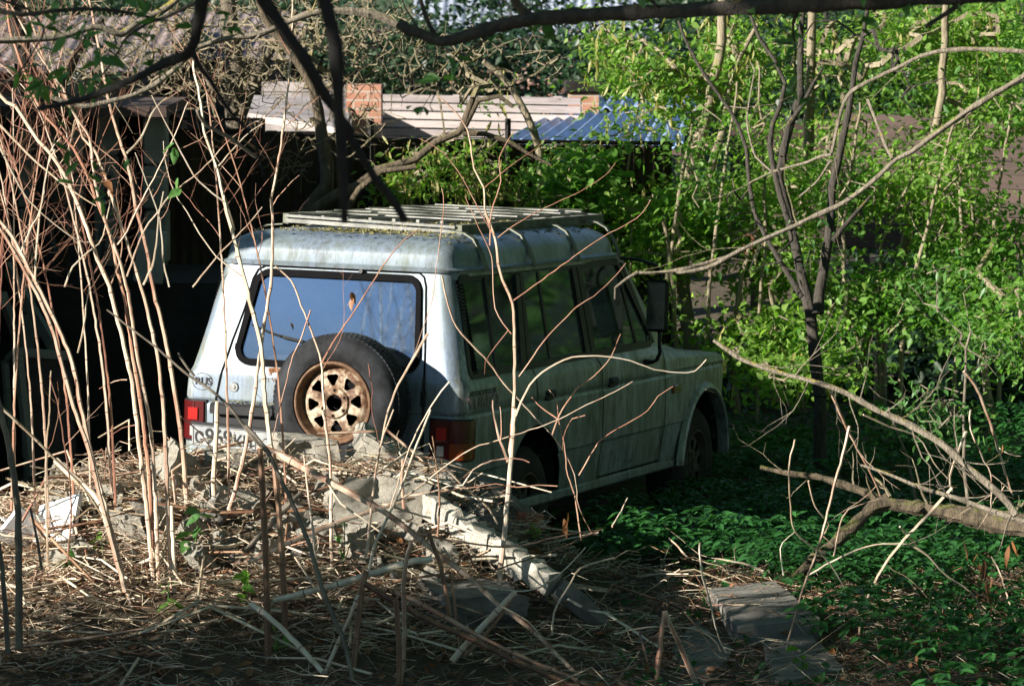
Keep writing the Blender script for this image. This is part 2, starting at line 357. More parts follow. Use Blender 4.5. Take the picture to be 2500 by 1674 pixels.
    for (data,upf) in ((low,False),(up,True)):
        for s in(1,-1):
            V,fs=data[s]
            groups={}
            for f,c in fs:
                x,y,z=c
                if x<.2 and abs(y)<(.60 if y<0 else .62) : tgt='t'
                elif abs(y)>.70 and 1.10<x<2.16 and not (x<1.6 and z<.62) and x>1.09+(.0 if z>.8 else .45*max(0,(.83-z)/.4)) and z<1.72 : tgt='rear_door'
                elif abs(y)>.70 and 2.16<x<3.33 and z>.42: tgt='front_door'
                else: tgt='b'
                groups.setdefault(tgt,[]).append((f,c))
            for tgt,fl in groups.items():
                mb=TD if tgt=='t' else B if tgt=='b' else doors[(s,tgt)]
                used=sorted({i for f,_ in fl for i in f}); mp={i:k for k,i in enumerate(used)}
                mi=[1 if (abs(c[1])>.78 or (c[0]>.25 and c[2]>1.15)) else 0 for _,c in fl]
                b=len(mb.v); mb.v.extend([tuple(V[i]) for i in used])
                for (f,c),m in zip(fl,mi): mb.f.append(tuple(b+mp[i] for i in f)); mb.m.append(m)
    # bonnet, scuttle, floor, inner arches, lower sill
    bonx=[3.30,3.42,3.7,4.0,4.3,4.5,4.585]; bony=[-.80,-.76,-.55,-.52,-.3,0,.3,.52,.55,.76,.80]
    vs=[(x,y*(1 if x<4.5 else .99),itp(x,[3.3,3.42,4.3,4.6],[1.13,1.10,1.05,1.0])+(.022 if abs(y)<.53 else .0)+(-.012 if abs(y)>.78 else 0)) for x in bonx for y in bony]
    n=len(bony); BN=MB(); BN.add(vs,[(i*n+k,(i+1)*n+k,(i+1)*n+k+1,i*n+k+1) for i in range(len(bonx)-1) for k in range(n-1)])
    BN.build('bonnet',[PS],root)
    B.box((2.2,0,.45),(4.3,1.45,.12),mi=2); B.box((2.2,0,.62),(3.0,1.5,.02),mi=2)
    for x in (1.1,4.15):
        for s in(1,-1):
            vs=[];nn=14
            for k in range(nn+1):
                a=math.pi*k/nn; vs+= [(x+.455*math.cos(a),s*.80,.37+.455*math.sin(a)),(x+.455*math.cos(a),s*.50,.37+.455*math.sin(a))]
            B.add(vs,[(2*k,2*k+1,2*k+3,2*k+2) for k in range(nn)],2)
            B.add([(x+.455*math.cos(math.pi*k/nn),s*.50,.37+.455*math.sin(math.pi*k/nn)) for k in range(nn+1)],[tuple(range(nn+1))],2)
    B.build('body',[P,PS,M['black']],root,ang=32)
    tdoor=TD.build('tailgate',[P,PS],root,ang=32)
    dobj={}
    for (s,nm),mb in doors.items():
        dobj[(s,nm)]=mb.build(nm,[PS,PS],root,ang=32)
    # front wheel arch flares and rear lips
    for s in(1,-1):
        for x,r0,r1,name in ((4.15,.445,.50,'arch_flare'),):
            fl=MB(); vs=[];nn=26
            for k in range(nn+1):
                a=.0+(math.pi)*k/nn; c,q=math.cos(a),math.sin(a)
                dx=-.10*max(0,-c-.6)*max(0,.5-q) 
                for rr_,yy in ((r0,.80),(r0,.868),(r0+.012,.876),(r1-.02,.868),(r1,.840)):
                    vs.append((x+rr_*c+dx,s*yy,.37+rr_*q))
            fs=[(k*5+m,k*5+m+1,(k+1)*5+m+1,(k+1)*5+m) for k in range(nn) for m in range(4)]
            fl.add(vs,[f if s<0 else f[::-1] for f in fs]).build(name,PS,root)
    # gutter + roof
    G=MB(); def_outline=[]
    def outline(off,z,s=1.0):
        pts=[]; w=.73+off; xr=.15-off; xf=2.80+off*.5; r=.10+off
        cen=[(xr+r,w-r,math.pi/2,math.pi),(xr+r,-(w-r),math.pi,1.5*math.pi),(xf-.22,-(w-.22),1.5*math.pi,2*math.pi),(xf-.22,w-.22,0,.5*math.pi)]
        rad=[r,r,.22,.22]
        res=[]
        for (cx,cy,a0,a1),q in zip(cen,rad):
            for k in range(9):
                a=a0+(a1-a0)*k/8; res.append((cx+q*math.cos(a),cy+q*math.sin(a)))
        # subdivide long edges
        o=[]
        for i in range(len(res)):
            a=res[i]; b=res[(i+1)%len(res)]; L=math.hypot(a[0]-b[0],a[1]-b[1]); m=max(1,int(L/.12))
            for k in range(m): o.append((a[0]+(b[0]-a[0])*k/m,a[1]+(b[1]-a[1])*k/m))
        cx,cy=1.5,0
        return [(cx+(x-cx)*s,cy+(y-cy)*s,z) for x,y in o]
    N=len(outline(0,0))
    prof=[(0,1.722,1),(.022,1.718,1),(.026,1.732,1),(.006,1.740,1)]
    rings=[]
    for off,z,s in prof: rings.append(outline(off,z,s)[:N])
    base=outline(0.0,0,1)
    for t in (1,.985,.965,.94,.91,.87,.82,.75,.65,.5,.3,.08):
        h=1.742+.160*(1-t**7)**(1/2.3); rgl=[]
        for x,y,_ in base:
            # keep the roof edge shape: shrink toward the ridge line rather than one point
            yy=y*t; xc=1.45; xx=xc+(x-xc)*(1-(1-t)*.62 if t>.6 else t*.62/.6*1.2533 if False else 1-(1-t)*.62)
            rgl.append((xx,yy,h+.012*math.cos((xx-1.4)*1.0)))
        rings.append(rgl)
    m=min(len(r) for r in rings); 
    for r_ in rings: assert len(r_)==m
    vs=[p for r_ in rings for p in r_]; fs=[(i*m+k,i*m+(k+1)%m,(i+1)*m+(k+1)%m,(i+1)*m+k) for i in range(len(rings)-1) for k in range(m)]
    G.add(vs,[f[::-1] for f in fs],0); G.add(rings[-1],[tuple(range(m))]); G.build('roof',[M['paint_roof']],root,ang=40)
    # rear window: rubber seal, glass, dividers
    def rrect(pts,r,n=7,z=None):
        # offset outline of an inset convex polygon (ccw)
        o=[];k=len(pts)
        ar=sum(pts[i][0]*pts[(i+1)%k][1]-pts[(i+1)%k][0]*pts[i][1] for i in range(k)); 
        if ar<0: pts=pts[::-1]
        for i in range(k):
            p=pts[i]; a=pts[i-1]; b=pts[(i+1)%k]
            def nrm(u,v): dx,dy=v[0]-u[0],v[1]-u[1]; L=math.hypot(dx,dy); return math.atan2(-dx/L,dy/L)
            a0=nrm(a,p); a1=nrm(p,b)
            while a1<a0: a1+=2*math.pi
            for q in range(n+1):
                t=a0+(a1-a0)*q/n; o.append((p[0]+r*math.cos(t),p[1]+r*math.sin(t)))
        return o
    def ring(o1,o2,f1,f2,mb,mi=0):
        n=len(o1); vs=[f1(*p) for p in o1]+[f2(*p) for p in o2]
        mb.add(vs,[(k,(k+1)%n,n+(k+1)%n,n+k) for k in range(n)],mi)
    fr=lambda d:(lambda y,z:(xrz(z)-d,y,z))
    S=MB(); o_out=rrect(RW,rr+.014); o_a=rrect(RW,rr+.010); o_in=rrect(RW,rr-.024)
    ring(o_out,o_a,fr(-.004),fr(.014),S); ring(o_a,o_in,fr(.014),fr(.014),S); ring(o_in,o_in,fr(.014),fr(-.02),S)
    sl=S.build('window_seal',M['seal'],tdoor)
    g=MB(); o=rrect(RW,rr-.025); g.add([fr(-.006)(*p) for p in o],[tuple(range(len(o)))]); g.build('rear_window',M['glass_rear'],tdoor,False)
    wr=MB(); wr.tube([(.03,.44,1.392),(.018,.36,1.365),(.012,.255,1.338)],.006,5); wr.tube([(.018,.42,1.385),(.022,.255,1.335),(.03,.06,1.305)],.0045,5); wr.box((.02,.20,1.328),(.012,.15,.012),Matrix.Rotation(.17,3,'X')); wr.build('wiper',M['black'],tdoor)
    w2=MB(); w2.lathe([(.0,.02),(.012,.02),(.016,.008),(.016,0)],(.142,-.16,1.703),(-1,0,.2),14); w2.build('washer_jet',M['black'],tdoor)
    lk=MB(); lk.lathe([(.0,.012),(.010,.012),(.012,.006),(.024,.006),(.028,0)],(.0,.528,1.045),(-1,0,0),20); lk.build('lock',M['chrome'],tdoor)
    # seams: dark grooves
    sm=MB()
    def ribbon(pts,wd,nrm,mb):
        pts=[Vector(p) for p in pts]; vs=[]
        for i,p in enumerate(pts):
            t=(pts[min(i+1,len(pts)-1)]-pts[max(i-1,0)]).normalized(); nn=Vector(nrm(p)); b=t.cross(nn).normalized()*wd/2
            vs+= [p+b+nn*.0016,p-b+nn*.0016]
        mb.add(vs,[(2*k,2*k+1,2*k+3,2*k+2) for k in range(len(pts)-1)])
    zz=[.50+.02*k for k in range(61)]
    rn=lambda p:(-1,0,0)
    def top_arc(y0,y1,zt):
        return [(xrz(zt)-.0,y0+(y1-y0)*k/12,zt) for k in range(13)]
    # tailgate outline: right edge (hinge side), top, left edge
    ed=[(y_,z_) for y_,z_ in ((-.604,.50),(-.604,.94),(-.602,1.10),(-.59,1.3),(-.572,1.5),(-.556,1.64),(-.535,1.69),(-.50,1.712),(.42,1.712),(.46,1.69),(.485,1.64),(.51,1.5),(.57,1.3),(.612,1.10),(.635,.98),(.645,.9),(.645,.5))]
    pts=[]
    for (a,b),(c,d) in zip(ed[:-1],ed[1:]):
        L=max(1,int(math.hypot(a-c,b-d)/.03))
        for k in range(L): y=a+(c-a)*k/L; z=b+(d-b)*k/L; pts.append((xrz(z)-.002,y,z))
    ribbon(pts,.011,rn,sm)
    for s in(1,-1):
        sn=lambda p,s=s:(0,s,0)
        for line in ([(1.075,1.15),(1.10,1.0),(1.11,.86)],[(1.52,.56),(1.54,.42)],[(2.14,1.15),(2.18,1.05),(2.20,.9),(2.205,.40)],[(3.30,1.12),(3.335,1.0),(3.35,.8),(3.36,.40)],[(2.22,.425),(3.34,.425)]):
            q=[]
            for (a,b),(c,d) in zip(line[:-1],line[1:]):
                for k in range(9): t=k/8; z=b+(d-b)*t; q.append((a+(c-a)*t,s*(wz(z)+.0008),z))
            ribbon(q,.010,sn,sm)
    sm.build('panel_gap',M['seal'],root,False)
    # hinges + black strap on tailgate
    hg=MB()
    for z0,z1 in ((1.085,1.0),(.72,.70)):
        hg.box((-.012,-.603,(z0+z1)/2),(.022,.028,max(.04,z0-z1)),bev=.004)
    hg.tube([(-.006,-.603,1.16),(-.012,-.60,1.09),(-.012,-.605,1.0),(-.008,-.598,.85),(-.012,-.60,.72)],.006,5)
    hg.build('hinge',M['black'],tdoor)
    # side windows frames
    for s in(1,-1):
        fs_=lambda d,s=s:(lambda x,z:(x,s*(wz(z)+d),z))
        f=MB(); SO=rrect(SWt,.058); SI=rrect(SWt,.018)
        ring(SO,SI,fs_(.006),fs_(.008),f); ring(SI,SI,fs_(.008),fs_(-.02),f); ring(SO,SO,fs_(.006),fs_(-.004),f)
        def bar(x0b,x1b,x0t,x1t,d=.008):
            zs=[1.17+(1.68-1.17)*k/6 for k in range(7)]; vs=[]
            for k,z in enumerate(zs):
                t=k/6; a=x0b+(x0t-x0b)*t; b=x1b+(x1t-x1b)*t
                vs+= [(a,s*(wz(z)-.02),z),(a,s*(wz(z)+d),z),(b,s*(wz(z)+d),z),(b,s*(wz(z)-.02),z)]
            f.add(vs,[(4*k+m,4*k+m+1,4*k+4+m+1,4*k+4+m) for k in range(6) for m in range(3)])
        bar(.90,.985,.965,1.02); bar(1.0,1.065,1.03,1.075); bar(.525,.565,.535,.565,.0); bar(1.37,1.41,1.325,1.36,.0)
        bar(1.96,2.04,1.88,1.95); bar(2.06,2.135,1.965,2.04); bar(2.87,2.91,2.665,2.70,.0); bar(3.16,3.20,2.73,2.77)
        f.build('window_frame',M['black'],root,ang=30)
        v=MB()
        for k in range(26): z=1.18+k*.0188; v.box((.215,s*(wz(z)+.004),z),(.07,.01,.008))
        v.add([fs_(.001)(*p) for p in ((.175,1.17),(.255,1.17),(.255,1.68),(.18,1.68))],[(0,1,2,3)]); v.build('air_vent',M['seal'],root,False)
        for nm,par,x0,x1,x0t,x1t in (('quarter_window',root,.25,.92,.25,.97),('rear_side_window',dobj[(s,'rear_door')],1.04,1.98,1.06,1.90),('front_side_window',dobj[(s,'front_door')],2.10,3.18,2.02,2.74)):
            g=MB(); zs=[1.165+(1.685-1.165)*k/6 for k in range(7)]; vs=[]
            for k,z in enumerate(zs): t=k/6; vs+= [(x0+(x0t-x0)*t,s*(wz(z)-.006),z),(x1+(x1t-x1)*t,s*(wz(z)-.006),z)]
            g.add(vs,[(2*k,2*k+1,2*k+3,2*k+2) for k in range(6)]); g.build(nm,M['glass'],par,True)
        # door handles
        for nm,x,dn in (('door_handle',1.30,'rear_door'),('door_handle',2.37,'front_door')):
            h=MB(); h.box((x,s*.846,.985),(.15,.018,.056),bev=.006); h.box((x,s*.856,.990),(.12,.014,.022),bev=.004); h.build(nm,M['black'],dobj[(s,dn)])
        mk=MB(); mk.box((3.55,s*.853,.862),(.16,.02,.052),bev=.006); mk.build('side_indicator',M['amber'],root)
        sl_=MB(); sl_.box((2.05,s*.795,.385),(3.3,.05,.06),bev=.012); sl_.build('sill',PS,root)
        # wrap-round tail lamps
        tl=MB(); zs=[.725,.73,.80,.86,.93,.935] if s<0 else [.75,.755,.82,.88,.955,.96]
        def patch(y0,y1,z0,z1,d,mb,mi=0,side=s):
            # outline following rear plane and round the corner, y0..y1 in |y| with y>.76 wrapping
            path=[]; r=.085; w=.847
            for k in range(6): path.append((0-d,y0+(min(y1,w-r)-y0)*k/5))
            if y1>w-r:
                for k in range(1,7): a=k/6*math.pi/2; path.append((r-(r+d)*math.cos(a),w-r+(r+d)*math.sin(a)))
                path.append((.115,w+d))
            vs=[(x,side*y,z) for z in (z0,z1) for x,y in path]; n=len(path)
            fs=[(k,k+1,n+k+1,n+k) for k in range(n-1)]
            inn=[(x+ (d+.01 if i<6 else 0),side*(y-(0 if i<6 else d+.01)),z) for z in (z0,z1) for i,(x,y) in enumerate(path)]
            b=len(vs); vs+=inn
            fs+= [(k,b+k,b+k+1,k+1) for k in range(n-1)]+[(n+k,n+k+1,b+n+k+1,b+n+k) for k in range(n-1)]+[(0,n,b+n,b),(n-1,b+n-1,b+2*n-1,2*n-1)]
            mb.add(vs,fs,mi)
        y0=.652 if s<0 else .705; z0=.72 if s<0 else .745; z1=z0+.212
        fr_=MB(); patch(y0-.012,1,z0-.010,z1+.010,.004,fr_); hs=fr_.build('lamp_housing',M['black'],root)
        a=MB(); patch(y0,.7595,z0+.085,z1,.012,a); a.build('red_lens',M['darkred'],hs)
        a=MB(); patch(y0,.7595,z0,z0+.081,.012,a); a.build('lower_lens',M['darkred'],hs)
        a=MB(); a.box((-.0155,s*(y0+.062),z0+.142),(.008,.060,.068),bev=.002); a.build('reflector',M['redhot'],hs)
        a=MB(); a.box((-.0155,s*(y0+.058),z0+.048),(.008,.042,.056),bev=.002); a.build('reversing_lens',M['clear'],hs)
        a=MB(); path=[]
        r=.085;w=.847;d=.013
        vs=[];nn=9
        for k in range(nn):
            t=k/(nn-1); 
            if t<.85: an=t/.85*math.pi/2; x,y=r-(r+d)*math.cos(an),w-r+(r+d)*math.sin(an)
            else: x,y=.12,w+d
            vs+= [(x,s*y,z0+.002),(x,s*y,z0+.09),(x,s*y,z1)]
        a.add(vs,[(3*k+m,3*k+3+m,3*k+4+m,3*k+1+m) for k in range(nn-1) for m in(0,)],0); a.add(vs,[(3*k+1,3*k+4,3*k+5,3*k+2) for k in range(nn-1)],1)
        a.build('side_lens',[M['amber'] if s<0 else M['darkred'],M['darkred']],hs)
    # windscreen, grille end
    ws=MB(); ws.add([(3.33,-.79,1.17),(3.33,.79,1.17),(2.84,.70,1.70),(2.84,-.70,1.70)],[(0,1,2,3)]); ws.build('windscreen',M['glass'],root,False)
    # garnish, recess, plate
    a=MB(); a.box((-.022,.46,.925),(.05,.39,.055),bev=.008); a.box((-.034,.46,.952),(.03,.37,.012),bev=.003); a.box((-.028,.46,.902),(.058,.37,.008)); gar=a.build('garnish',M['black'],tdoor)
    a=MB(); a.add([(-.004,.648,.90),(-.004,.15,.90),(-.004,.15,.60),(-.004,.648,.60)],[(0,1,2,3)]); a.build('recess_panel',M['black'],tdoor,False)
    e=MB(); rnd=random.Random(3)
    for k in range(70): 
        y=.28+rnd.random()*.36; e.add([Vector((-.03+rnd.uniform(-.02,.02),y+rnd.uniform(-.012,.012),.962+rnd.random()*.012)) for _ in range(3)],[(0,1,2)])
    e.build('moss',M['moss'],gar,False)
    # plate in the car's rear plane, slightly tilted
    ca,sa=math.cos(R(4)),math.sin(R(4))
    pl=MB(); pc=Vector((-.085,.478,.768)); rot=Matrix.Rotation(R(2.0),3,'X')@Matrix.Rotation(R(-6),3,'Y')
    pl.box(pc,(.006,.515,.118),rot); plo=pl.build('number_plate',M['plate'],root,False)
    b=MB(); 
    for y0,y1,z0,z1 in ((-.25,.25,.053,.056),(-.25,.25,-.056,-.053),(-.25,-.247,-.053,.053),(.247,.25,-.053,.053),(-.1285,-.1255,-.053,.053)):
        b.box(pc+rot@Vector((-.0037,(y0+y1)/2,(z0+z1)/2)),(.0014,y1-y0,z1-z0),rot)
    b.box(pc+rot@Vector((.004,0,.068)),(.02,.53,.014),rot)
    b.build('plate_border',M['ink'],plo,False)
    def text(s,size,mat,name,parent,mtx,sx=1,ext=.0006,bold=0):
        cu=bpy.data.curves.new(name,'FONT'); cu.body=s; cu.size=size; cu.align_x='CENTER'; cu.align_y='CENTER'; cu.extrude=ext; cu.offset=bold
        o=bpy.data.objects.new(name,cu); COL.objects.link(o); dg=bpy.context.evaluated_depsgraph_get(); me=bpy.data.meshes.new_from_object(o.evaluated_get(dg)); COL.objects.unlink(o); bpy.data.objects.remove(o)
        me.transform(mtx@Matrix.Diagonal((sx,1,1,1))); me.materials.clear(); me.materials.append(mat); o=bpy.data.objects.new(name,me); COL.objects.link(o); o.parent=parent; return o
    def rearm(y,z,x,tilt=Matrix.Identity(4)):
        # text X axis -> -y (to the right seen from behind), text Y -> +z, text Z -> -x
        return Matrix.Translation((x,y,z))@tilt@Matrix(((0,0,-1,0),(-1,0,0,0),(0,1,0,0),(0,0,0,1)))
    r4=rot.to_4x4()
    px=lambda yy,zz:pc+rot@Vector((-.0042,yy,zz))
    for ch,yy,sz in (('С',.212,.088),('9',.150,.125),('6',.095,.125),('9',.040,.125),('К',-.020,.088),('Н',-.080,.088)):
        p=px(yy,-.004 if sz>.1 else -.013); text(ch,sz,M['ink'],'plate_letter',plo,rearm(p.y,p.z,p.x,r4),.92,bold=.0022)
    text('RUS',.058,M['ink'],'country_letters',root,rearm(.715,1.066,-.0016),1.0,bold=.0009)
    ov=MB(); o1=[(.722+.062*math.cos(t),1.066+.048*math.sin(t)) for t in [2*math.pi*k/40 for k in range(40)]]; o2=[(.722+.059*math.cos(t),1.066+.0455*math.sin(t)) for t in [2*math.pi*k/40 for k in range(40)]]
    ring(o1,o2,lambda y,z:(-.0016,y,z),lambda y,z:(-.0016,y,z),ov); ov.build('sticker_ring',M['ink'],root,False)
    ov=MB(); o1=[(.325+.075*math.cos(t),1.045+.06*math.sin(t)) for t in [2*math.pi*k/40 for k in range(40)]]; o2=[(.325+.0735*math.cos(t),1.045+.0585*math.sin(t)) for t in [2*math.pi*k/40 for k in range(40)]]
    ring(o1,o2,lambda y,z:(-.0014,y,z),lambda y,z:(-.0014,y,z),ov); ov.build('sticker_ring',M['inkgrey'],tdoor,False)
    side=lambda x,z,y:Matrix.Translation((x,y,z))@Matrix(((1,0,0,0),(0,0,-1,0),(0,1,0,0),(0,0,0,1)))
    text('INTERCOOLER',.040,M['inkgrey'],'decal_letters',root,side(.255,1.072,-.8425),1.55,bold=.0008)
    text('TURBO',.085,M['pink'],'decal_letters',root,side(.26,1.02,-.8500),1.62,bold=.0012)
    text('TURBO',.085,M['paint_side'],'decal_letters',root,side(.26,1.02,-.8512),1.62,bold=-.0016)
    # rust run beside the spare wheel
    a=MB(); rnd=random.Random(5)
    for k in range(16):
        y=.20+rnd.random()*.13; z=1.165-rnd.random()*.01; l=rnd.uniform(.02,.08); w_=rnd.uniform(.004,.011)
        a.add([(xrz(z)-.0022,y-w_,z),(xrz(z)-.0022,y+w_,z),(xrz(z-l)-.0022,y+w_*.3,z-l),(xrz(z-l)-.0022,y-w_*.3,z-l)],[(0,1,2,3)])
    a.build('rust_stain',M['rustrun'],tdoor,False)
    # rear bumper with lamp and trim
    bp=MB(); bp.box((-.10,0,.56),(.20,1.62,.13),bev=.03); bm=bp.build('rear_bumper',M['black'],root)
    a=MB(); a.box((-.10,0,.635),(.18,1.60,.02),bev=.005); a.build('bumper_trim',M['chrome'],bm)
    for s in(1,-1):
        a=MB(); a.box((-.205,s*.70,.57),(.012,.20,.08),bev=.004); a.build('bumper_lamp',M['red'],bm)
    a=MB(); a.box((4.70,0,.52),(.26,1.60,.17),bev=.03); a.build('front_bumper',M['black'],root)
    for s in(1,-1):
        a=MB(); a.box((4.60,s*.70,.93),(.03,.20,.14),bev=.008); a.build('headlight',M['clear'],root)
        a=MB(); a.box((4.56,s*.82,.93),(.10,.04,.10),bev=.008); a.build('corner_lamp',M['amber'],root)
    # wheels
    def wheel(name,o,ax,rub,rimm,edge,hub_open,par,lab=None,Rt=.365,Wd=.23):
        # ax = outward axis of the wheel face; o = centre of the outer face plane
        e=empty(name,o); e.parent=par
        ax=Vector(ax); T=MB()
        prof=[(.222,-.012),(.232,.004),(.26,.014),(.30,.012),(.335,-.004),(.352,-.022),(Rt,-.045),(Rt,-Wd+.045),(.352,-Wd+.022),(.335,-Wd+.004),(.28,-Wd-.012),(.225,-Wd)]
        T.lathe(prof,(0,0,0),ax,72)
        u=ax.orthogonal().normalized(); w=ax.cross(u)
        for k in range(84):   # tread blocks
            a=2*math.pi*k/84
            for j,h in enumerate((-.058,-.10,-.142,-.184)):
                an=a+(.05 if j%2 else 0); rad=u*math.cos(an)+w*math.sin(an); tn=ax.cross(rad)
                Mx=Matrix((rad,tn,ax)).transposed(); T.box(rad*(Rt-.001)+ax*h,(.010,.021,.034),Mx)
        T.build('tyre',rub,e,ang=28)
        rm=MB()
        rm.lathe([(.2275,.003),(.2275,-.006),(.222,.006),(.214,.008),(.208,.003),(.200,-.02),(.192,-.045),(.187,-.048),(.186,-.17),(.222,-.20)],(0,0,0),ax,72,1)
        # dished disc with 8 rounded-triangle windows
        nr,ns=30,144; holes=[]
        def sd(r_,an):
            d=9; 
            for k in range(8):
                a=2*math.pi*(k+.13)/8; da=(an-a+math.pi)%(2*math.pi)-math.pi
                if abs(da)<.42: d=min(d,sdpoly(r_*math.cos(da)-.126,r_*math.sin(da),[(-.021,0),(.015,.021),(.015,-.021)],.0125))
            return d
        rs=[.045+(.186-.045)*i/nr for i in range(nr+1)]
        hz=lambda r_:itp(r_,[.045,.052,.078,.088,.105,.15,.17,.186],[-.022,-.018,-.018,-.030,-.026,-.026,-.034,-.048])
        vs=[]
        for r_ in rs:
            for k in range(ns):
                an=2*math.pi*k/ns; rq,aq=r_,an; d=sd(rq,aq)
                if abs(d)<.0045:
                    ee=1e-4; g1=(sd(rq+ee,aq)-d)/ee; g2=(sd(rq,aq+ee/rq)-d)/ee; g=g1*g1+g2*g2
                    if g>1e-6: rq-=d*g1/g; aq-=d*g2/g/rq
                vs.append(ax*hz(rq)+(u*math.cos(aq)+w*math.sin(aq))*rq)
        fs=[]
        for i in range(nr):
            for k in range(ns):
                rc=(rs[i]+rs[i+1])/2; ac=2*math.pi*(k+.5)/ns
                if sd(rc,ac)>-.0005: fs.append((i*ns+k,i*ns+(k+1)%ns,(i+1)*ns+(k+1)%ns,(i+1)*ns+k))
        rm.add(vs,fs,0)
        rm.lathe([(.045,-.022),(.045,-.09)],(0,0,0),ax,48,2)
        for k in range(6):
            a=2*math.pi*(k+.2)/6; q=(u*math.cos(a)+w*math.sin(a))*.0695
            rm.lathe([(0,-.0165),(.0085,-.0165)],q,ax,14,2); rm.lathe([(.0085,-.0160),(.013,-.0160),(.013,-.018)],q,ax,14,1)  # dark discs paint the shade inside the lug holes
        if hub_open is False: rm.lathe([(0,-.005),(.035,-.005),(.042,-.012),(.045,-.04)],(0,0,0),ax,24,1)
        rm.lathe([(0,-.12),(.18,-.12)],(0,0,0),ax,36,2)  # dark backing disc colours in the shade behind the windows
        rm.build('rim',[rimm,edge,M['seal']],e,ang=30)
        return e
    sp=wheel('spare_wheel',(-.335,-.213,1.022),(-1,0,0),M['rubber'],M['rim'],M['rimrust'],True,root)
    a=MB(); a.box((-.05,-.21,1.02),(.10,.16,.16)); a.box((-.14,-.21,1.02),(.12,.06,.06)); a.build('spare_wheel_carrier',M['black'],tdoor)
    for x in (1.1,4.15):
        for s in(1,-1): wheel('wheel',(x,s*.80,.335 if x<2 else .33),(0,s,0),M['muddyrubber'],M['muddyrim'],M['muddyrim'],False,root)
    # door mirror (tall truck type)
    for s in (-1,):
        a=MB(); Z=Matrix.Rotation(R(8),3,'Z'); a.box((2.86,-.945,1.42),(.05,.135,.315),Z,bev=.02); mo=a.build('door_mirror',M['black'],root)
        a=MB(); a.box((2.833,-.942,1.42),(.006,.112,.285),Z,bev=.002); a.build('mirror_glass',M['glass'],mo)
        a=MB(); a.tube([(2.90,-.95,1.28),(2.90,-.95,1.20),(2.90,-.955,1.13),(2.92,-.93,1.085),(2.95,-.89,1.068),(2.97,-.84,1.067)],.012,8); a.box((2.975,-.85,1.065),(.10,.03,.035),bev=.006)
        a.build('mirror_arm',M['black'],mo); a=MB(); a.tube([(2.90,-.95,1.56),(2.90,-.95,1.62),(2.88,-.92,1.665),(2.80,-.82,1.70),(2.72,-.745,1.705)],.010,8); a.build('mirror_arm',M['black'],mo)
    # interior
    it=MB()
    for x,y in ((1.55,.38),(1.55,-.38),(2.45,.38),(2.45,-.38)):
        it=MB(); it.box((x,y,.95),(.16,.50,.62),Matrix.Rotation(R(-12),3,'Y'),bev=.05); it.box((x-.08,y,1.32),(.09,.26,.20),bev=.04); it.build('seat',M['seat'],root)
    it=MB(); it.box((3.15,0,1.08),(.4,1.4,.14),bev=.04); it.build('dashboard',M['seat'],root)
    it=MB(); it.box((.75,0,1.02),(.9,1.40,.03)); it.box((.42,.30,1.12),(.5,.6,.2),Matrix.Rotation(.3,3,'Z'),bev=.04); it.box((.55,-.42,1.2),(.10,.10,.55),bev=.02); it.box((.45,-.1,1.16),(.55,.5,.22),bev=.06); it.build('luggage',M['cream'],root)
    # roof rack
    rk=empty('roof_rack',(0,0,0)); rk.parent=root
    def beam(name,a,b,wd,ht,mat):
        a=Vector(a);b=Vector(b); d=b-a; q=MB(); rt=d.to_track_quat('X','Z').to_matrix(); q.box((a+b)/2,(d.length,wd,ht),rt); return q.build(name,mat,rk,False)
    beam('side_rail',(.70,-.50,1.926),(3.04,-.50,1.926),.035,.058,M['alu_d']); beam('side_rail',(.66,.54,1.953),(3.0,.54,1.945),.035,.058,M['alu_d'])
    beam('crossbar',(.71,-.48,1.913),(.67,.54,1.943),.03,.022,M['alu']); beam('crossbar',(.70,-.48,1.943),(.66,.54,1.97),.03,.014,M['alu']); beam('crossbar',(3.02,-.48,1.93),(2.98,.52,1.938),.03,.05,M['alu'])
    for k in range(7):
        y=-.40+k*.145; beam('slat',(.69,y,1.968),(3.0,y,1.955),.018,.016,M['alu'])
    for k in range(6):
        x=.95+k*.36; beam('slat',(x,-.48,1.976),(x+.10,.52,1.981),.03,.006,M['alu'])
    for k in range(4):
        x=.75+k*.5; beam('slat',(x,.50,1.988),(x+.55,-.46,1.986),.022,.006,M['alu_d'])
    for s in(1,-1):
        for x in (.50,1.20,1.94,2.64):
            ft=MB(); pth=[(x+.06,s*.50,1.925),(x+.055,s*.60,1.915),(x+.04,s*.665,1.885),(x+.02,s*.715,1.82),(x,s*.757,1.745),(x,s*.765,1.715)]
            vs=[]
            for p in pth: vs+= [(p[0]-.022,p[1],p[2]),(p[0]+.022,p[1],p[2])]
            n_=len(vs); vs+=[(v[0],v[1]+s*.006,v[2]+.006) for v in vs]
            fs=[(2*k,2*k+1,2*k+3,2*k+2) for k in range(len(pth)-1)]; fs+= [tuple(n_+i for i in f[::-1]) for f in fs]
            fs+= [(2*k,2*k+2,n_+2*k+2,n_+2*k) for k in range(len(pth)-1)]+[(2*k+1,n_+2*k+1,n_+2*k+3,2*k+3) for k in range(len(pth)-1)]
            ft.add(vs,fs).build('rack_foot',M['alu_d'],rk,False)
    # moss and litter lying on the roof panel
    rnd=random.Random(9); ms=MB()
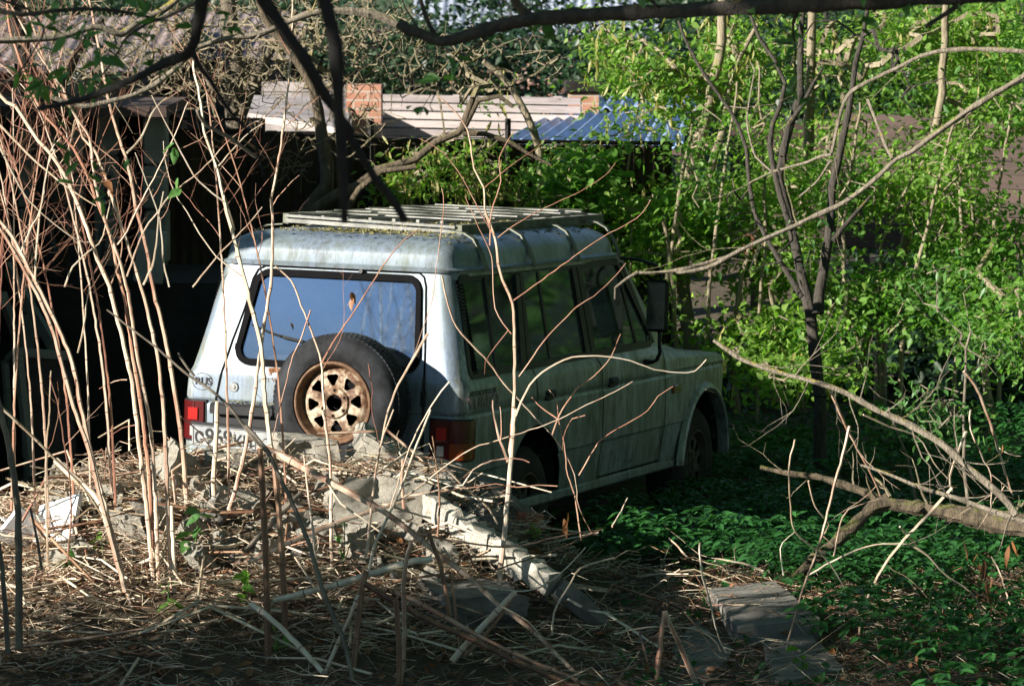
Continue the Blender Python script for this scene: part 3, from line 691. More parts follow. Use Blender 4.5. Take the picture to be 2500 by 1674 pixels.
    for k in range(4200):
        x=.22+2.5*rnd.random()**1.5; y=rnd.gauss(-.1,.3); 
        if abs(y)>.66 or (x<.36 and rnd.random()<.75) or rnd.random()<.7*math.sin(x*9+y*7): continue
        t=abs(y)/.73; z=1.742+.160*(1-t**7)**(1/2.3)+.012*math.cos(x-1.4)
        l=rnd.uniform(.006,.022); a=rnd.random()*6.3; h=rnd.uniform(.002,.010)
        ms.add([(x-l*math.cos(a),y-l*math.sin(a),z),(x+l*math.cos(a),y+l*math.sin(a),z+.001),(x+l*.5*math.sin(a),y-l*.5*math.cos(a),z+h),(x-l*.4*math.sin(a),y+l*.4*math.cos(a),z+h*.5)],[(0,1,2),(0,3,1)])
    mo=ms.build('roof_litter',M['moss'],root,False); mo['kind']='stuff'
    # the cabin narrows towards its rear upper corners
    def inwheel(o):
        while o is not None:
            if 'wheel' in o.name and o.type=='EMPTY': return True
            o=o.parent
        return False
    for o in root.children_recursive:
        if o.type!='MESH' or inwheel(o): continue
        n=len(o.data.vertices); co=np.empty(n*3,dtype=np.float32); o.data.vertices.foreach_get('co',co); co=co.reshape(-1,3)
        ay=np.abs(co[:,1]); g=np.clip((.75-co[:,0])/.75,0,1.05)**1.3*np.clip((co[:,2]-1.12)/.6,0,1.15)*np.clip((ay-.50)/.22,0,1.1)
        co[:,1]-=np.sign(co[:,1])*.058*g; o.data.vertices.foreach_set('co',co.ravel()); o.data.update()
    return root
CAR=car()
# ================================================================= TERRAIN
def smooth(a,b,x): t=np.clip((x-a)/(b-a),0,1); return t*t*(3-2*t)
rs_=np.random.RandomState(4)
_ph=rs_.rand(40,3)*6.28; _fr=rs_.randn(40,2)
def wob(x,y,f,n=12,o=0):
    s=0
    for i in range(o,o+n): s=s+np.sin(_fr[i,0]*f*x+_fr[i,1]*f*y+_ph[i,0])
    return s/n**.5
RX=[-3.2,-2.45,-2.2,-1.9,-1.6,-1.3,-.9,-.6,-.3,-.1,.12,.35,.55,1.0,1.6,3]
RZ=[.58,.64,.76,.83,.86,.87,.86,.85,.77,.65,.52,.38,.32,.27,.22,.2]
def gz(x,y):
    x=np.asarray(x,float); y=np.asarray(y,float)
    hr=np.interp(x,RX,RZ)
    front=.24+.0*x; a=smooth(16.3,18.6,y); b=smooth(18.8,19.9+.6*smooth(0,1,x),y)
    z=front*(1-a)+hr*a; z=z*(1-b)+(-.02)*b
    z=z-.30*np.exp(-((x-.28)/.30)**2-((y-18.25)/.28)**2)
    z=z-.10*smooth(20.5,23.5,y)+.12*smooth(25.5,28,y)*0
    z=z+1.45*smooth(10,1,y)
    z=z+.035*wob(x,y,2.2)*(1-smooth(19,19.8,y)*.5)+.02*wob(x,y,7,12,12)
    z=z+.5*smooth(30,45,y)+16*smooth(45,170,y)+.5*wob(x*.1,y*.1,3)*smooth(40,60,y)
    return z
def ghit(px,py,dz=0,y0=13,y1=60):
    lo=None; prev=None
    ys=np.arange(y0,y1,.05)
    P=np.array([at(px,py,Y) for Y in (y0,y1)]); t=(ys-y0)/(y1-y0)
    X=P[0,0]+(P[1,0]-P[0,0])*t; Z=P[0,2]+(P[1,2]-P[0,2])*t
    g=gz(X,ys)+dz; k=np.where(Z<=g)[0]
    return float(ys[k[0]]) if len(k) else 30.0
def terrain():
    ys=np.concatenate([np.arange(-6,14,.5),np.arange(14,22,.08),np.arange(22,34,.35),np.arange(34,60,1.5),np.arange(60,420,12)])
    xs=np.concatenate([-np.geomspace(260,4.2,26),np.arange(-4,4.2,.1),np.geomspace(4.2,260,26)])
    Xg,Yg=np.meshgrid(xs,ys); Z=gz(Xg,Yg); V=np.stack([Xg,Yg,Z],-1).reshape(-1,3); n=len(xs); m=len(ys)
    i,j=np.meshgrid(np.arange(m-1),np.arange(n-1),indexing='ij'); a=(i*n+j).ravel()
    o=npmesh('ground',V,np.stack([a,a+1,a+n+1,a+n],1),[M['soil'],M['hill']],mi=(V[a,1]>46).astype(int),smooth=True); o['kind']='structure'
terrain()
# ================================================================= LITTER (nobody could count it)
def sticks(name,n,xr,yr,lr,rr,mats,label,tilt=.35,seed=1,dens=None,lift=.05,curve=True):
    rs=np.random.RandomState(seed); N=0
    X=rs.uniform(xr[0],xr[1],n*3); Y=rs.uniform(yr[0],yr[1],n*3)
    if dens is not None: k=rs.rand(n*3)<dens(X,Y); X=X[k];Y=Y[k]
    X=X[:n];Y=Y[:n]; n=len(X)
    L=rs.uniform(lr[0],lr[1],n)**1; rad=rs.uniform(rr[0],rr[1],n); az=rs.rand(n)*6.283; el=rs.normal(.05,tilt,n)
    D=np.stack([np.cos(az)*np.cos(el),np.sin(az)*np.cos(el),np.sin(el)],1)
    C=np.stack([X,Y,gz(X,Y)+rs.exponential(lift,n)+.01],1)
    up=np.cross(D,rs.randn(n,3)); up/=np.linalg.norm(up,axis=1)[:,None]; sd=np.cross(D,up)
    bend=rs.normal(0,.17,n)*L if curve else np.zeros(n)
    S=3; V=[]
    for t,br in ((-.5,0),(0,1),(.5,0)):
        c=C+D*(t*L)[:,None]+up*(bend*br)[:,None]; 
        for k in range(3):
            a=2*math.pi*k/3; V.append(c+(up*math.cos(a)+sd*math.sin(a))*(rad*(1-.25*(t+.5)))[:,None])
    V=np.stack(V,1).reshape(-1,3); b=np.arange(n)*9; F_=[]
    for s in range(2):
        for k in range(3): F_.append(np.stack([b+s*3+k,b+s*3+(k+1)%3,b+s*3+3+(k+1)%3,b+s*3+3+k],1))
    Fc=np.concatenate(F_); mi=np.tile(rs.choice(len(mats),n),6)
    o=npmesh(name,V,Fc,mats,mi=mi); tag(o,label,'plant litter',kind='stuff'); return o
def dn(X,Y):
    r=np.interp(X,[-3,-.3,.4,1.2,3],[1,1,.30,.08,.02]); return r*np.where(Y>19.5,.0,1)*np.interp(Y,[15,16.5,17.1],[.08,.16,1])*(.45+.55*(np.sin(X*3.1+Y*5)+np.sin(X*7.3-Y*4.1)>-.4))
sticks('dry_stalk_litter',11500,(-3.1,3),(14.8,19.5),(.05,.28),(.0012,.004),[M['straw'],M['stem'],M['stem_brown'],M['straw']],'tangled layer of dry straw and broken stalks over the rubble mound',dens=dn,seed=2,tilt=.17,lift=.03)
sticks('thick_stalk_litter',230,(-3,1.3),(15.2,19.2),(.3,.9),(.006,.011),[M['stem'],M['stem_white'],M['stem_brown'],M['straw']],'scattered thicker broken stalks lying across the straw',dens=dn,seed=5,tilt=.13,lift=.04)
sticks('fine_grass_litter',14000,(-3,4),(14.8,20),(.04,.16),(.0006,.0014),[M['stem_brown'],M['straw'],M['stem_grey'],M['stem_brown']],'matted fine dead grass between the stalks',tilt=.35,seed=9,lift=.02,dens=lambda X,Y:np.where((Y>19.4),0,.5+.5*np.sin(X*4+Y*3)*np.sin(Y*5-X)))
sticks('twig_litter',2600,(.2,4.2),(15,22.5),(.10,.5),(.001,.0028),[M['stem_grey'],M['stem_brown'],M['straw']],'thin dead twigs strewn over the shaded soil on the right',tilt=.22,seed=7,lift=.02,dens=lambda X,Y:np.where((X<1.0)&(Y>19.3),0,1.0))
# ---------------------------------------------------------------- leaves
LV=np.array([(0,0,0),(.20,.13,.03),(.31,.38,.05),(.19,.70,.02),(0,1.05,-.10),(-.19,.70,.02),(-.31,.38,.05),(-.20,.13,.03),(0,.45,-.05)])   # leaf along +y, folded on its midrib
LF=np.array([(0,1,2,6),(6,2,3,3),(6,3,4,4),(0,6,4,5)])
LF3=np.array([(0,1,8),(1,2,8),(2,3,8),(3,4,8),(4,5,8),(5,6,8),(6,7,8),(7,0,8)])
LLONG=np.array([(0,0,0),(.08,.15,.01),(.13,.42,.02),(.08,.75,0),(0,1,-.10),(-.08,.75,0),(-.13,.42,.02),(-.08,.15,.01),(0,.5,-.03)])
def leaves(C,size,rs,tmpl=LV,droop=.2,face=None,spread=.9,az=None):
    # C (n,3) leaf bases ; returns V,F
    n=len(C); el=rs.normal(-droop,.45 if az is None else .16,n); az=rs.rand(n)*6.283 if az is None else az
    d=np.stack([np.cos(az)*np.cos(el),np.sin(az)*np.cos(el),np.sin(el)],1)
    up=np.array([0,0,1.])+rs.randn(n,3)*spread*.5; 
    if face is not None: up=up+np.array(face)
    s=np.cross(d,up); s/=np.linalg.norm(s,axis=1)[:,None]+1e-9; u=np.cross(s,d)
    sz=(size*rs.uniform(.35,1.3,n))[:,None,None] if not hasattr(size,'__len__') else (size*rs.uniform(.8,1.2,n))[:,None,None]
    V=C[:,None,:]+sz*(tmpl[None,:,0:1]*s[:,None,:]+tmpl[None,:,1:2]*d[:,None,:]+tmpl[None,:,2:3]*u[:,None,:])
    V=V.reshape(-1,3); Fc=(LF3[None]+(np.arange(n)*9)[:,None,None]).reshape(-1,3); return V,Fc
def leafobj(name,C,size,rs,mat,parent=None,tmpl=LV,droop=.2,face=None,spread=.9,az=None):
    V,Fc=leaves(np.asarray(C,float),size,rs,tmpl,droop,face,spread,az); return npmesh(name,V,Fc,mat,parent=parent)
# ---------------------------------------------------------------- undergrowth: ground elder beside the car
def undergrowth():
    rs=np.random.RandomState(8); pts=[]
    n=9500; X=rs.uniform(.1,5.2,n); Y=rs.uniform(15,27,n)
    # keep clear of the car footprint
    inv=RM.inverted(); keep=[]
    for x,y in zip(X,Y):
        q=inv@Vector((x,y,0)); 
        if q.x>-.05 and q.x<4.9 and q.y>-.86: continue
        if q.x<0 and x<.95: continue
        lim=float(np.interp(x,[0,1.0,1.35,1.75],[20,19.1,17.2,15.0]))
        if y<lim: continue
        if rs.rand()<(.12 if y>17.8 else .50): continue
        keep.append((x,y))
    K=np.array(keep); h=.14+.22*rs.rand(len(K))+.10*np.clip(wob(K[:,0],K[:,1],3),0,2)*.5
    base=np.stack([K[:,0],K[:,1],gz(K[:,0],K[:,1])+h],1)
    C=[];AZ=[]
    for k in range(len(base)):
        tl=rs.randn(2)*.25; a0=rs.rand()*6.283
        for j in range(3):      # three stalked groups of leaflets
            aj=a0+j*2.094+rs.randn()*.2; q=base[k]+np.array([math.cos(aj)*.045,math.sin(aj)*.045,rs.randn()*.012])
            for w in (-.9,0,.9): C.append(q); AZ.append(aj+w+rs.randn()*.15)
    C=np.array(C); o=leafobj('ground_elder',C,.062,rs,M['leaf_under'],tmpl=LV*np.array([.85,1,1]),droop=.18,spread=.35,az=np.array(AZ)); tag(o,'low carpet of green ground elder beside the car','ground cover',kind='stuff')
    # sparse herbs in the foreground
    n=520; X=rs.uniform(.3,3.2,n); Y=rs.uniform(15.2,19.2,n); k=rs.rand(n)<np.where(X>1.2,.9,.35); X=X[k];Y=Y[k]
    b=np.stack([X,Y,gz(X,Y)+.03],1); C=np.concatenate([q+rs.randn(6,3)*(.035,.035,.02) for q in b]); o=leafobj('small_herbs',C,.05,rs,M['leaf_under'],droop=-.2); tag(o,'scattered small green herbs on the shaded soil','ground cover',kind='stuff')
undergrowth()
def leaf_litter():
    rs=np.random.RandomState(5); n=5200; X=rs.uniform(-3,4.2,n); Y=rs.uniform(14.8,22.5,n); C=np.stack([X,Y,gz(X,Y)+.012+rs.exponential(.012,n)],1)
    k=~((Y>19.4)&(X<.9)); o=leafobj('dead_leaf_litter',C[k],.055,rs,M['dryleaf'],droop=0,spread=.5); tag(o,'brown dead leaves scattered over soil and mound','leaf litter',kind='stuff')
leaf_litter()
# ================================================================= FREE-STANDING BITS OF RUBBLE
def chunk(seed,mat,flat=1.0,name='rubble_chunk',cuts=2):
    rnd=random.Random(seed); import bmesh
    bm=bmesh.new(); bmesh.ops.create_cube(bm,size=1)
    for v in bm.verts: v.co=Vector((v.co.x*rnd.uniform(.7,1.15),v.co.y*rnd.uniform(.7,1.15),v.co.z*rnd.uniform(.6,1.1)*flat))
    bmesh.ops.subdivide_edges(bm,edges=bm.edges[:],cuts=cuts,use_grid_fill=True,fractal=.0)
    for v in bm.verts: v.co+=Vector((rnd.gauss(0,.04),rnd.gauss(0,.04),rnd.gauss(0,.035)*flat))
    bmesh.ops.subdivide_edges(bm,edges=bm.edges[:],cuts=1,use_grid_fill=True)
    for v in bm.verts: v.co+=Vector((rnd.gauss(0,.02),rnd.gauss(0,.02),rnd.gauss(0,.02)*flat))
    bmesh.ops.subdivide_edges(bm,edges=bm.edges[:],cuts=1,use_grid_fill=True)
    for v in bm.verts: v.co+=Vector((rnd.gauss(0,.010),rnd.gauss(0,.010),rnd.gauss(0,.010)*flat))
    me=bpy.data.meshes.new(name); bm.to_mesh(me); bm.free(); me.materials.append(mat)
    me.polygons.foreach_set('use_smooth',[True]*len(me.polygons)); me.set_sharp_from_angle(angle=R(48))
    return me
def place(me,name,loc,sc,rot,label,cat,group=None):
    o=bpy.data.objects.new(name,me); COL.objects.link(o); o.location=loc; o.scale=sc; o.rotation_euler=rot; tag(o,label,cat,group); return o
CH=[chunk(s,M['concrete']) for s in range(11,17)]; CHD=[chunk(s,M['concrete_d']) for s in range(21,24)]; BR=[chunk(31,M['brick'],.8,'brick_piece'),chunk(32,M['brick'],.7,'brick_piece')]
def spot(px,py,w,lbl,me,name='rubble_chunk',cat='rubble',hz=.6,dy=.8,rot=(0,0,0),dz=.12,grp='large lumps of broken concrete'):
    Y=ghit(px,py)
    if px<1340: Y=min(Y,18.95)
    p=at(px,py,Y); s=w*1.2/F*Y
    return place(me,name,p+Vector((0,0,s*hz*dz)),(s,s*dy,s*hz),rot,lbl,cat,grp)
spot(745,1122,150,'long pale broken concrete lump just below the spare wheel',CH[0],hz=.55,rot=(.1,.12,.2))
spot(930,1128,140,'flat-topped concrete slab piece leaning at the right of the spare wheel',CH[1],hz=.6,rot=(.2,.5,.1))
spot(540,1150,85,'white pointed concrete lump under the number plate',CH[2],hz=.8,rot=(.4,.3,.2))
spot(450,1175,120,'cream crumbly lump among the tallest reddish stalks',CH[3],hz=.7,rot=(.1,.8,.5))
spot(690,1155,110,'low pale slab chip under the long fallen stalk',CH[4],hz=.4,rot=(.1,.2,.9))
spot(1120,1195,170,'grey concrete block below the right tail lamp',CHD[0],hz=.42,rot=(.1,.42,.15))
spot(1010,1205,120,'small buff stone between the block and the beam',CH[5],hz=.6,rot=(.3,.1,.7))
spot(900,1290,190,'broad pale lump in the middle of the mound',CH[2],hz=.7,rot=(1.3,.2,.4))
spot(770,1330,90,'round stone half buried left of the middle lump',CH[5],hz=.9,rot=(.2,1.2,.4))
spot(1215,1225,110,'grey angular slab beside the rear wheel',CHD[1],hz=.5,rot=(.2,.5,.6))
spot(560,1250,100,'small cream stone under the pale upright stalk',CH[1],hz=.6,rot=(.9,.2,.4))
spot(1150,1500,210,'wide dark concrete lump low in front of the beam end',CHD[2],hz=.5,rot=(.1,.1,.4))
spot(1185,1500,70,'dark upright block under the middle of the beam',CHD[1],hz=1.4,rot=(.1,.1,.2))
spot(1285,1275,70,'broken red brick with a pale broken face, nearest the rear wheel',BR[0],'brick_piece','brick',hz=.8,rot=(.3,.6,.4),grp='broken bricks')
spot(1375,1312,90,'flat red brick lying right of the pale-faced brick',BR[1],'brick_piece','brick',hz=.4,rot=(.1,.2,.3),grp='broken bricks')
spot(860,1285,60,'half brick showing red between pale lumps of the mound',BR[0],'brick_piece','brick',hz=.7,rot=(1.0,.2,.7),grp='broken bricks')
spot(1560,1290,80,'dull red brick lying by the grey plastic sheet',BR[1],'brick_piece','brick',hz=.4,rot=(.1,.1,.6),grp='broken bricks')
spot(1600,1290,150,'crumpled grey plastic lump among the herbs at the right of the car',chunk(41,M['litterwhite'],.7,'plastic_lump'),'plastic_lump','litter',hz=.4,grp=None)
rnd=random.Random(77)
for k in range(90):
    px=rnd.uniform(120,1250); py=rnd.uniform(1150,1400)+max(0,px-850)*.30; w=rnd.uniform(22,75)
    spot(px,py,w,'small pale piece of broken concrete in the straw of the mound',rnd.choice(CH+CHD[:1]),hz=rnd.uniform(.4,.9),rot=(rnd.random()*3,rnd.random()*3,rnd.random()*3),grp='small rubble in the mound',dz=.35)
# concrete beam
def beamobj():
    a=at(1022,1215,17.95); b=at(1352,1425,17.45); d=b-a; L=d.length; rt=d.to_track_quat('X','Z').to_matrix(); rnd=random.Random(2)
    vs=[];n=26
    for i in range(n+1):
        c=a+d*i/n
        for (yy,z_) in ((-.055,-.05),(-.02,-.053),(.055,-.05),(.057,0),(.05,.05),(.0,.056),(-.05,.05),(-.058,0)):
            vs.append(c+rt@Vector((rnd.gauss(0,.006),yy+rnd.gauss(0,.008),z_+rnd.gauss(0,.008))))
    fs=[(i*8+k,i*8+(k+1)%8,(i+1)*8+(k+1)%8,(i+1)*8+k) for i in range(n) for k in range(8)]+[tuple(range(8)),tuple(n*8+k for k in range(8))]
    m=MB(); m.add(vs,fs); o=m.build('concrete_beam',M['concrete'],None,True,25); tag(o,'pale rough concrete beam sloping down over the dark hollow right of the mound','beam')
    a2=at(1360,1432,17.45); b2=at(1480,1530,17.5); m=MB(); m.tube([a2,(a2+b2)/2,b2],[.055,.06,.04],7); o=m.build('beam_stub',M['concrete_d'],None,True,25); tag(o,'dark mossy end piece continuing below the pale beam','beam')
beamobj()
def slab(pts,th,label,dz):
    Y=[ghit(*p) for p in pts]; q=[at(px,py,y)+Vector((0,0,dz)) for (px,py),y in zip(pts,Y)]; c=sum(q,Vector())/4; rnd=random.Random(len(label)); m=MB(); top=[];
    for i in range(4):
        a,b=q[i],q[(i+1)%4]
        for k in range(6): top.append(a+(b-a)*k/6+Vector((rnd.gauss(0,.006),rnd.gauss(0,.006),0)))
    n=len(top); low=[p-Vector((0,0,th))+(p-c)*.01 for p in top]; ins=[p+(c-p)*.02+Vector((0,0,.006)) for p in top]
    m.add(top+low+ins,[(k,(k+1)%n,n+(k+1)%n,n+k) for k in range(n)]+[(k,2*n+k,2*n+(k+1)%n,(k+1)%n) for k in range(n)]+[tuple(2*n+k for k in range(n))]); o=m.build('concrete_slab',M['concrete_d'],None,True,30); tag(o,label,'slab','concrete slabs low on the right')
slab([(1730,1488),(1890,1465),(2000,1560),(1800,1582)],.10,'pale concrete paving slab, the upper of the two low on the right',.10)
slab([(1860,1590),(1980,1570),(2070,1655),(1900,1690)],.08,'darker lower slab just below the pale paving slab',.04)
slab([(1700,1530),(1790,1600),(1720,1690),(1640,1600)],.08,'half covered slab left of the two paving slabs',.03)
# foam board bits on the left
def board(pxy,w,h,rot,label,name='foam_board'):
    Y=ghit(*pxy); p=at(*pxy,Y); m=MB(); m.box((0,0,0),(w,.03,h),bev=.004); o=m.build(name,M['foam']); o.location=p+Vector((0,0,h*.3)); o.rotation_euler=rot; tag(o,label,'foam board')
board((75,1330),.28,.20,(.5,.5,.5),'broken white foam board leaning at the far left of the mound'); board((140,1310),.30,.24,(-.5,-.3,-.7),'pale grey foam board behind the white one at the far left')
board((20,1290),.08,.06,(.2,.4,.1),'small white foam scrap at the left edge')
# ================================================================= STALKS AND BRANCHES
CR={'s':(0,0,1),'1':(400,480,2.0633),'2':(1000,480,1.912),'3':(0,0,2.24),'4':(800,0,2.602),'5':(1600,0,1.96),'6':(0,700,1.61),'7':(600,1000,2.327),'8':(1500,800,1.794),'L':(0,250,3.484),'M':(0,650,3.136),'V':(0,0,2342/2500)}
def px_of(s):
    # "key x,y x,y key x,y ..." -> source pixels
    out=[]; k='s'
    for w in s.split():
        if ',' in w:
            x,y=map(float,w.split(',')); a,b,c=CR[k]; out.append((a+x/c,b+y/c))
        else: k=w
    return out
def crom(P,step):
    P=[Vector(p) for p in P]; out=[]
    for i in range(len(P)-1):
        a=P[max(i-1,0)];b=P[i];c=P[i+1];d=P[min(i+2,len(P)-1)]; n=max(1,int((c-b).length/step))
        for k in range(n):
            t=k/n; out.append(.5*((2*b)+(c-a)*t+(2*a-5*b+4*c-d)*t*t+(3*b-a-3*c+d)*t**3))
    out.append(P[-1]); return out
def twig(m,p,d,L,r,rnd,mi,depth=1,upc=.5,n=4,kink=.12):
    pts=[p];d=d.normalized(); q=p; seg=max(4,int(L/.05))
    for i in range(seg):
        d=(d+Vector((rnd.gauss(0,kink),rnd.gauss(0,kink),rnd.gauss(0,kink)+upc*.12))).normalized(); q=q+d*(L/seg); pts.append(q)
        if depth>0 and i>0 and rnd.random()<.42:
            s=d.cross(Vector((rnd.gauss(0,1),rnd.gauss(0,1),rnd.gauss(0,1)))).normalized()
            twig(m,q,(d*.8+s*.8),L*rnd.uniform(.25,.55)*(1-i/seg*.5),r*(1-i/seg)*.6,rnd,mi,depth-1,upc,3,kink)
    rr=[r*(1-.75*i/seg) for i in range(seg+1)]
    m.tube(pts,rr,n,mi,caps=False)
def stalk(s,w0,w1,mat,label,Y=None,dY=0.,cat='dry stalk',grp='dry knotweed stalks',name='dry_stalk',nodes=True,tw=0,seed=None,twL=(.25,.7),twf=.35,sub=0,ground=True,n=7,twmat=None,fan=1.0):
    P=px_of(s); rnd=random.Random(seed if seed is not None else int(P[0][0]*7+P[0][1]))
    if Y is None: Y=ghit(*P[0]); 
    L=[0]
    for a,b in zip(P[:-1],P[1:]): L.append(L[-1]+math.hypot(a[0]-b[0],a[1]-b[1]))
    pts=[at(x,y,Y+dY*l/L[-1]) for (x,y),l in zip(P,L)]
    if ground and nodes: pts=[pts[0]-(pts[1]-pts[0]).normalized()*.06]+pts
    C=crom(pts,.035); N=len(C); m=MB(); tot=sum((C[i+1]-C[i]).length for i in range(N-1))
    r0=w0*.5/F*Y; r1=w1*.5/F*Y; rad=[r0+(r1-r0)*i/(N-1) for i in range(N)]
    for i in range(1,N-1): C[i]=C[i]+Vector((rnd.gauss(0,.0012),rnd.gauss(0,.002),rnd.gauss(0,.0012)))
    if nodes:
        acc=0;nx=rnd.uniform(.05,.2)
        for i in range(1,N-1):
            acc+=(C[i]-C[i-1]).length
            if acc>nx:
                acc=0;nx=rnd.uniform(.10,.34); rad[i]*=1.14; t=(C[i+1]-C[i-1]).normalized(); m.tube([C[i]-t*.003,C[i],C[i]+t*.003],[rad[i]*1.0,rad[i]*1.06,rad[i]*1.0],n,1)
    m.tube(C,rad,n)
    for k in range(tw):
        i=int(N*(twf+(1-twf)*(k+rnd.random())/tw)); i=min(max(i,1),N-2); t=(C[i+1]-C[i-1]).normalized(); sd=(-1)**k
        side=Vector((sd*rnd.uniform(.5,1),rnd.gauss(0,.45),rnd.uniform(-.1,.3)))
        twig(m,C[i],t*.75+side*fan,rnd.uniform(*twL),max(.0018,rad[i]*.42),rnd,2,1+sub,.5)
    o=m.build(name,[mat,M['node'],twmat or M['stem_red']],None,True,40); tag(o,label,cat,grp); return o
ST,RD,WH,BN,GY=M['stem'],M['stem_red'],M['stem_white'],M['stem_brown'],M['stem_grey']
# -- tall left cluster
stalk("6 515,1260 430,920 370,700 320,480 285,300 215,130 L 180,1280 100,1130 0,1010 L -200,800",12,9,ST,'tall pink-tan stalk leaning left to the frame edge, left pair, right one',dY=.2)
stalk("6 480,1150 400,850 350,640 300,500 250,330 200,150 130,0 L 130,1290 0,1070 -150,900",12,8,ST,'tall tan stalk of the leftmost pair, left one',dY=.1,Y=17.2)
stalk("6 605,1160 575,850 545,600 520,380 480,200 L 930,1568 830,1330 700,960 610,740 500,530 290,270 130,30 3 36,560 -60,440",12,9,ST,'thick pale pink stalk, first of the middle bunch, curving away to the upper left corner',dY=.3,tw=3,twf=.55)
stalk("6 600,1120 590,800 560,500 520,250 490,40 L 1000,1450 960,1200 860,930 700,520 540,280 350,70 3 130,380 60,180 40,20",12,6,RD,'reddish stalk crossing the leftmost block pillar, second of the middle bunch',dY=.2,tw=5,twf=.5,fan=.7)
stalk("6 625,1180 610,800 590,540 545,300 510,60 L 1060,1500 1000,1290 880,960 800,620 760,300 650,130 3 380,580 350,490 280,400 180,240 100,100 30,-20",11,5,ST,'tall straight pinkish stalk, third of the middle bunch, reaching the top left',dY=.15,tw=6,twf=.55,fan=.7,sub=1)
stalk("6 680,1210 660,900 650,600 630,350 600,180 L 1200,1568 1060,1130 960,830 900,650 800,400 700,300 650,130 3 250,350 200,200 150,60 130,-40",12,5,ST,'thick reddish-brown stalk, fourth of the middle bunch',dY=.3,tw=6,twf=.55,fan=.7,sub=1)
stalk("6 735,900 720,650 690,430 650,200 L 1300,1568 1240,1200 1170,950 1110,640 1060,440 1000,260 940,50 3 570,420 540,260 500,60 480,-40",12,6,ST,'tall pale stalk just left of the left tail lamp',dY=.2,tw=6,twf=.55,fan=.7,sub=1)
stalk("6 688,1200 680,1000 675,860",11,9,WH,'short snapped pale stalk at the foot of the middle bunch')
stalk("6 845,920 840,750 850,600 855,450",12,11,WH,'short straight bleached stalk in front of the number plate')
stalk("6 880,930 930,780 980,560 1010,350 1 480,830 505,650 540,420 548,150 540,0 3 1480,1100 1520,900 1560,620 1590,300 1600,100 1600,-30",11,4,ST,'slender stalk crossing the left third of the rear window and rising past the rack',dY=.25,tw=5,twf=.5,twL=(.2,.5))
stalk("6 1090,720 1065,620 1 510,1000 490,760 440,550 395,370 300,0 L 1990,1080 1910,850 1850,570 1740,250 1710,0 3 1060,360 1080,200 1090,60",12,6,WH,'long white stalk crossing the left edge of the rear window',dY=.3,Y=17.6,tw=3,twf=.55,twL=(.2,.5),ground=False)
stalk("7 490,940 485,650 480,300 440,0 1 815,1100 800,960 795,830 740,670 680,510 640,420 560,350",9,4,ST,'thin stalk standing in front of the spare wheel hub',dY=.15,tw=1)
stalk("1 797,840 850,740 985,540 1110,340 1210,220 1282,168",5,2.5,RD,'thin reddish branch arching across the rear window to the upper right',Y=17.5,dY=.2,ground=False,nodes=False,cat='dry twig',grp=None,name='dry_twig')
stalk("7 1430,1130 1430,1050 1470,700 1530,0 2 470,1200 490,900 490,700 480,500 420,350 400,200 350,60 4 1050,1480 1000,1330 995,1190 930,1070 890,830 790,690 700,610",14,3.5,ST,'tallest pale stalk on the right, standing in front of the rear wheel',dY=.2)
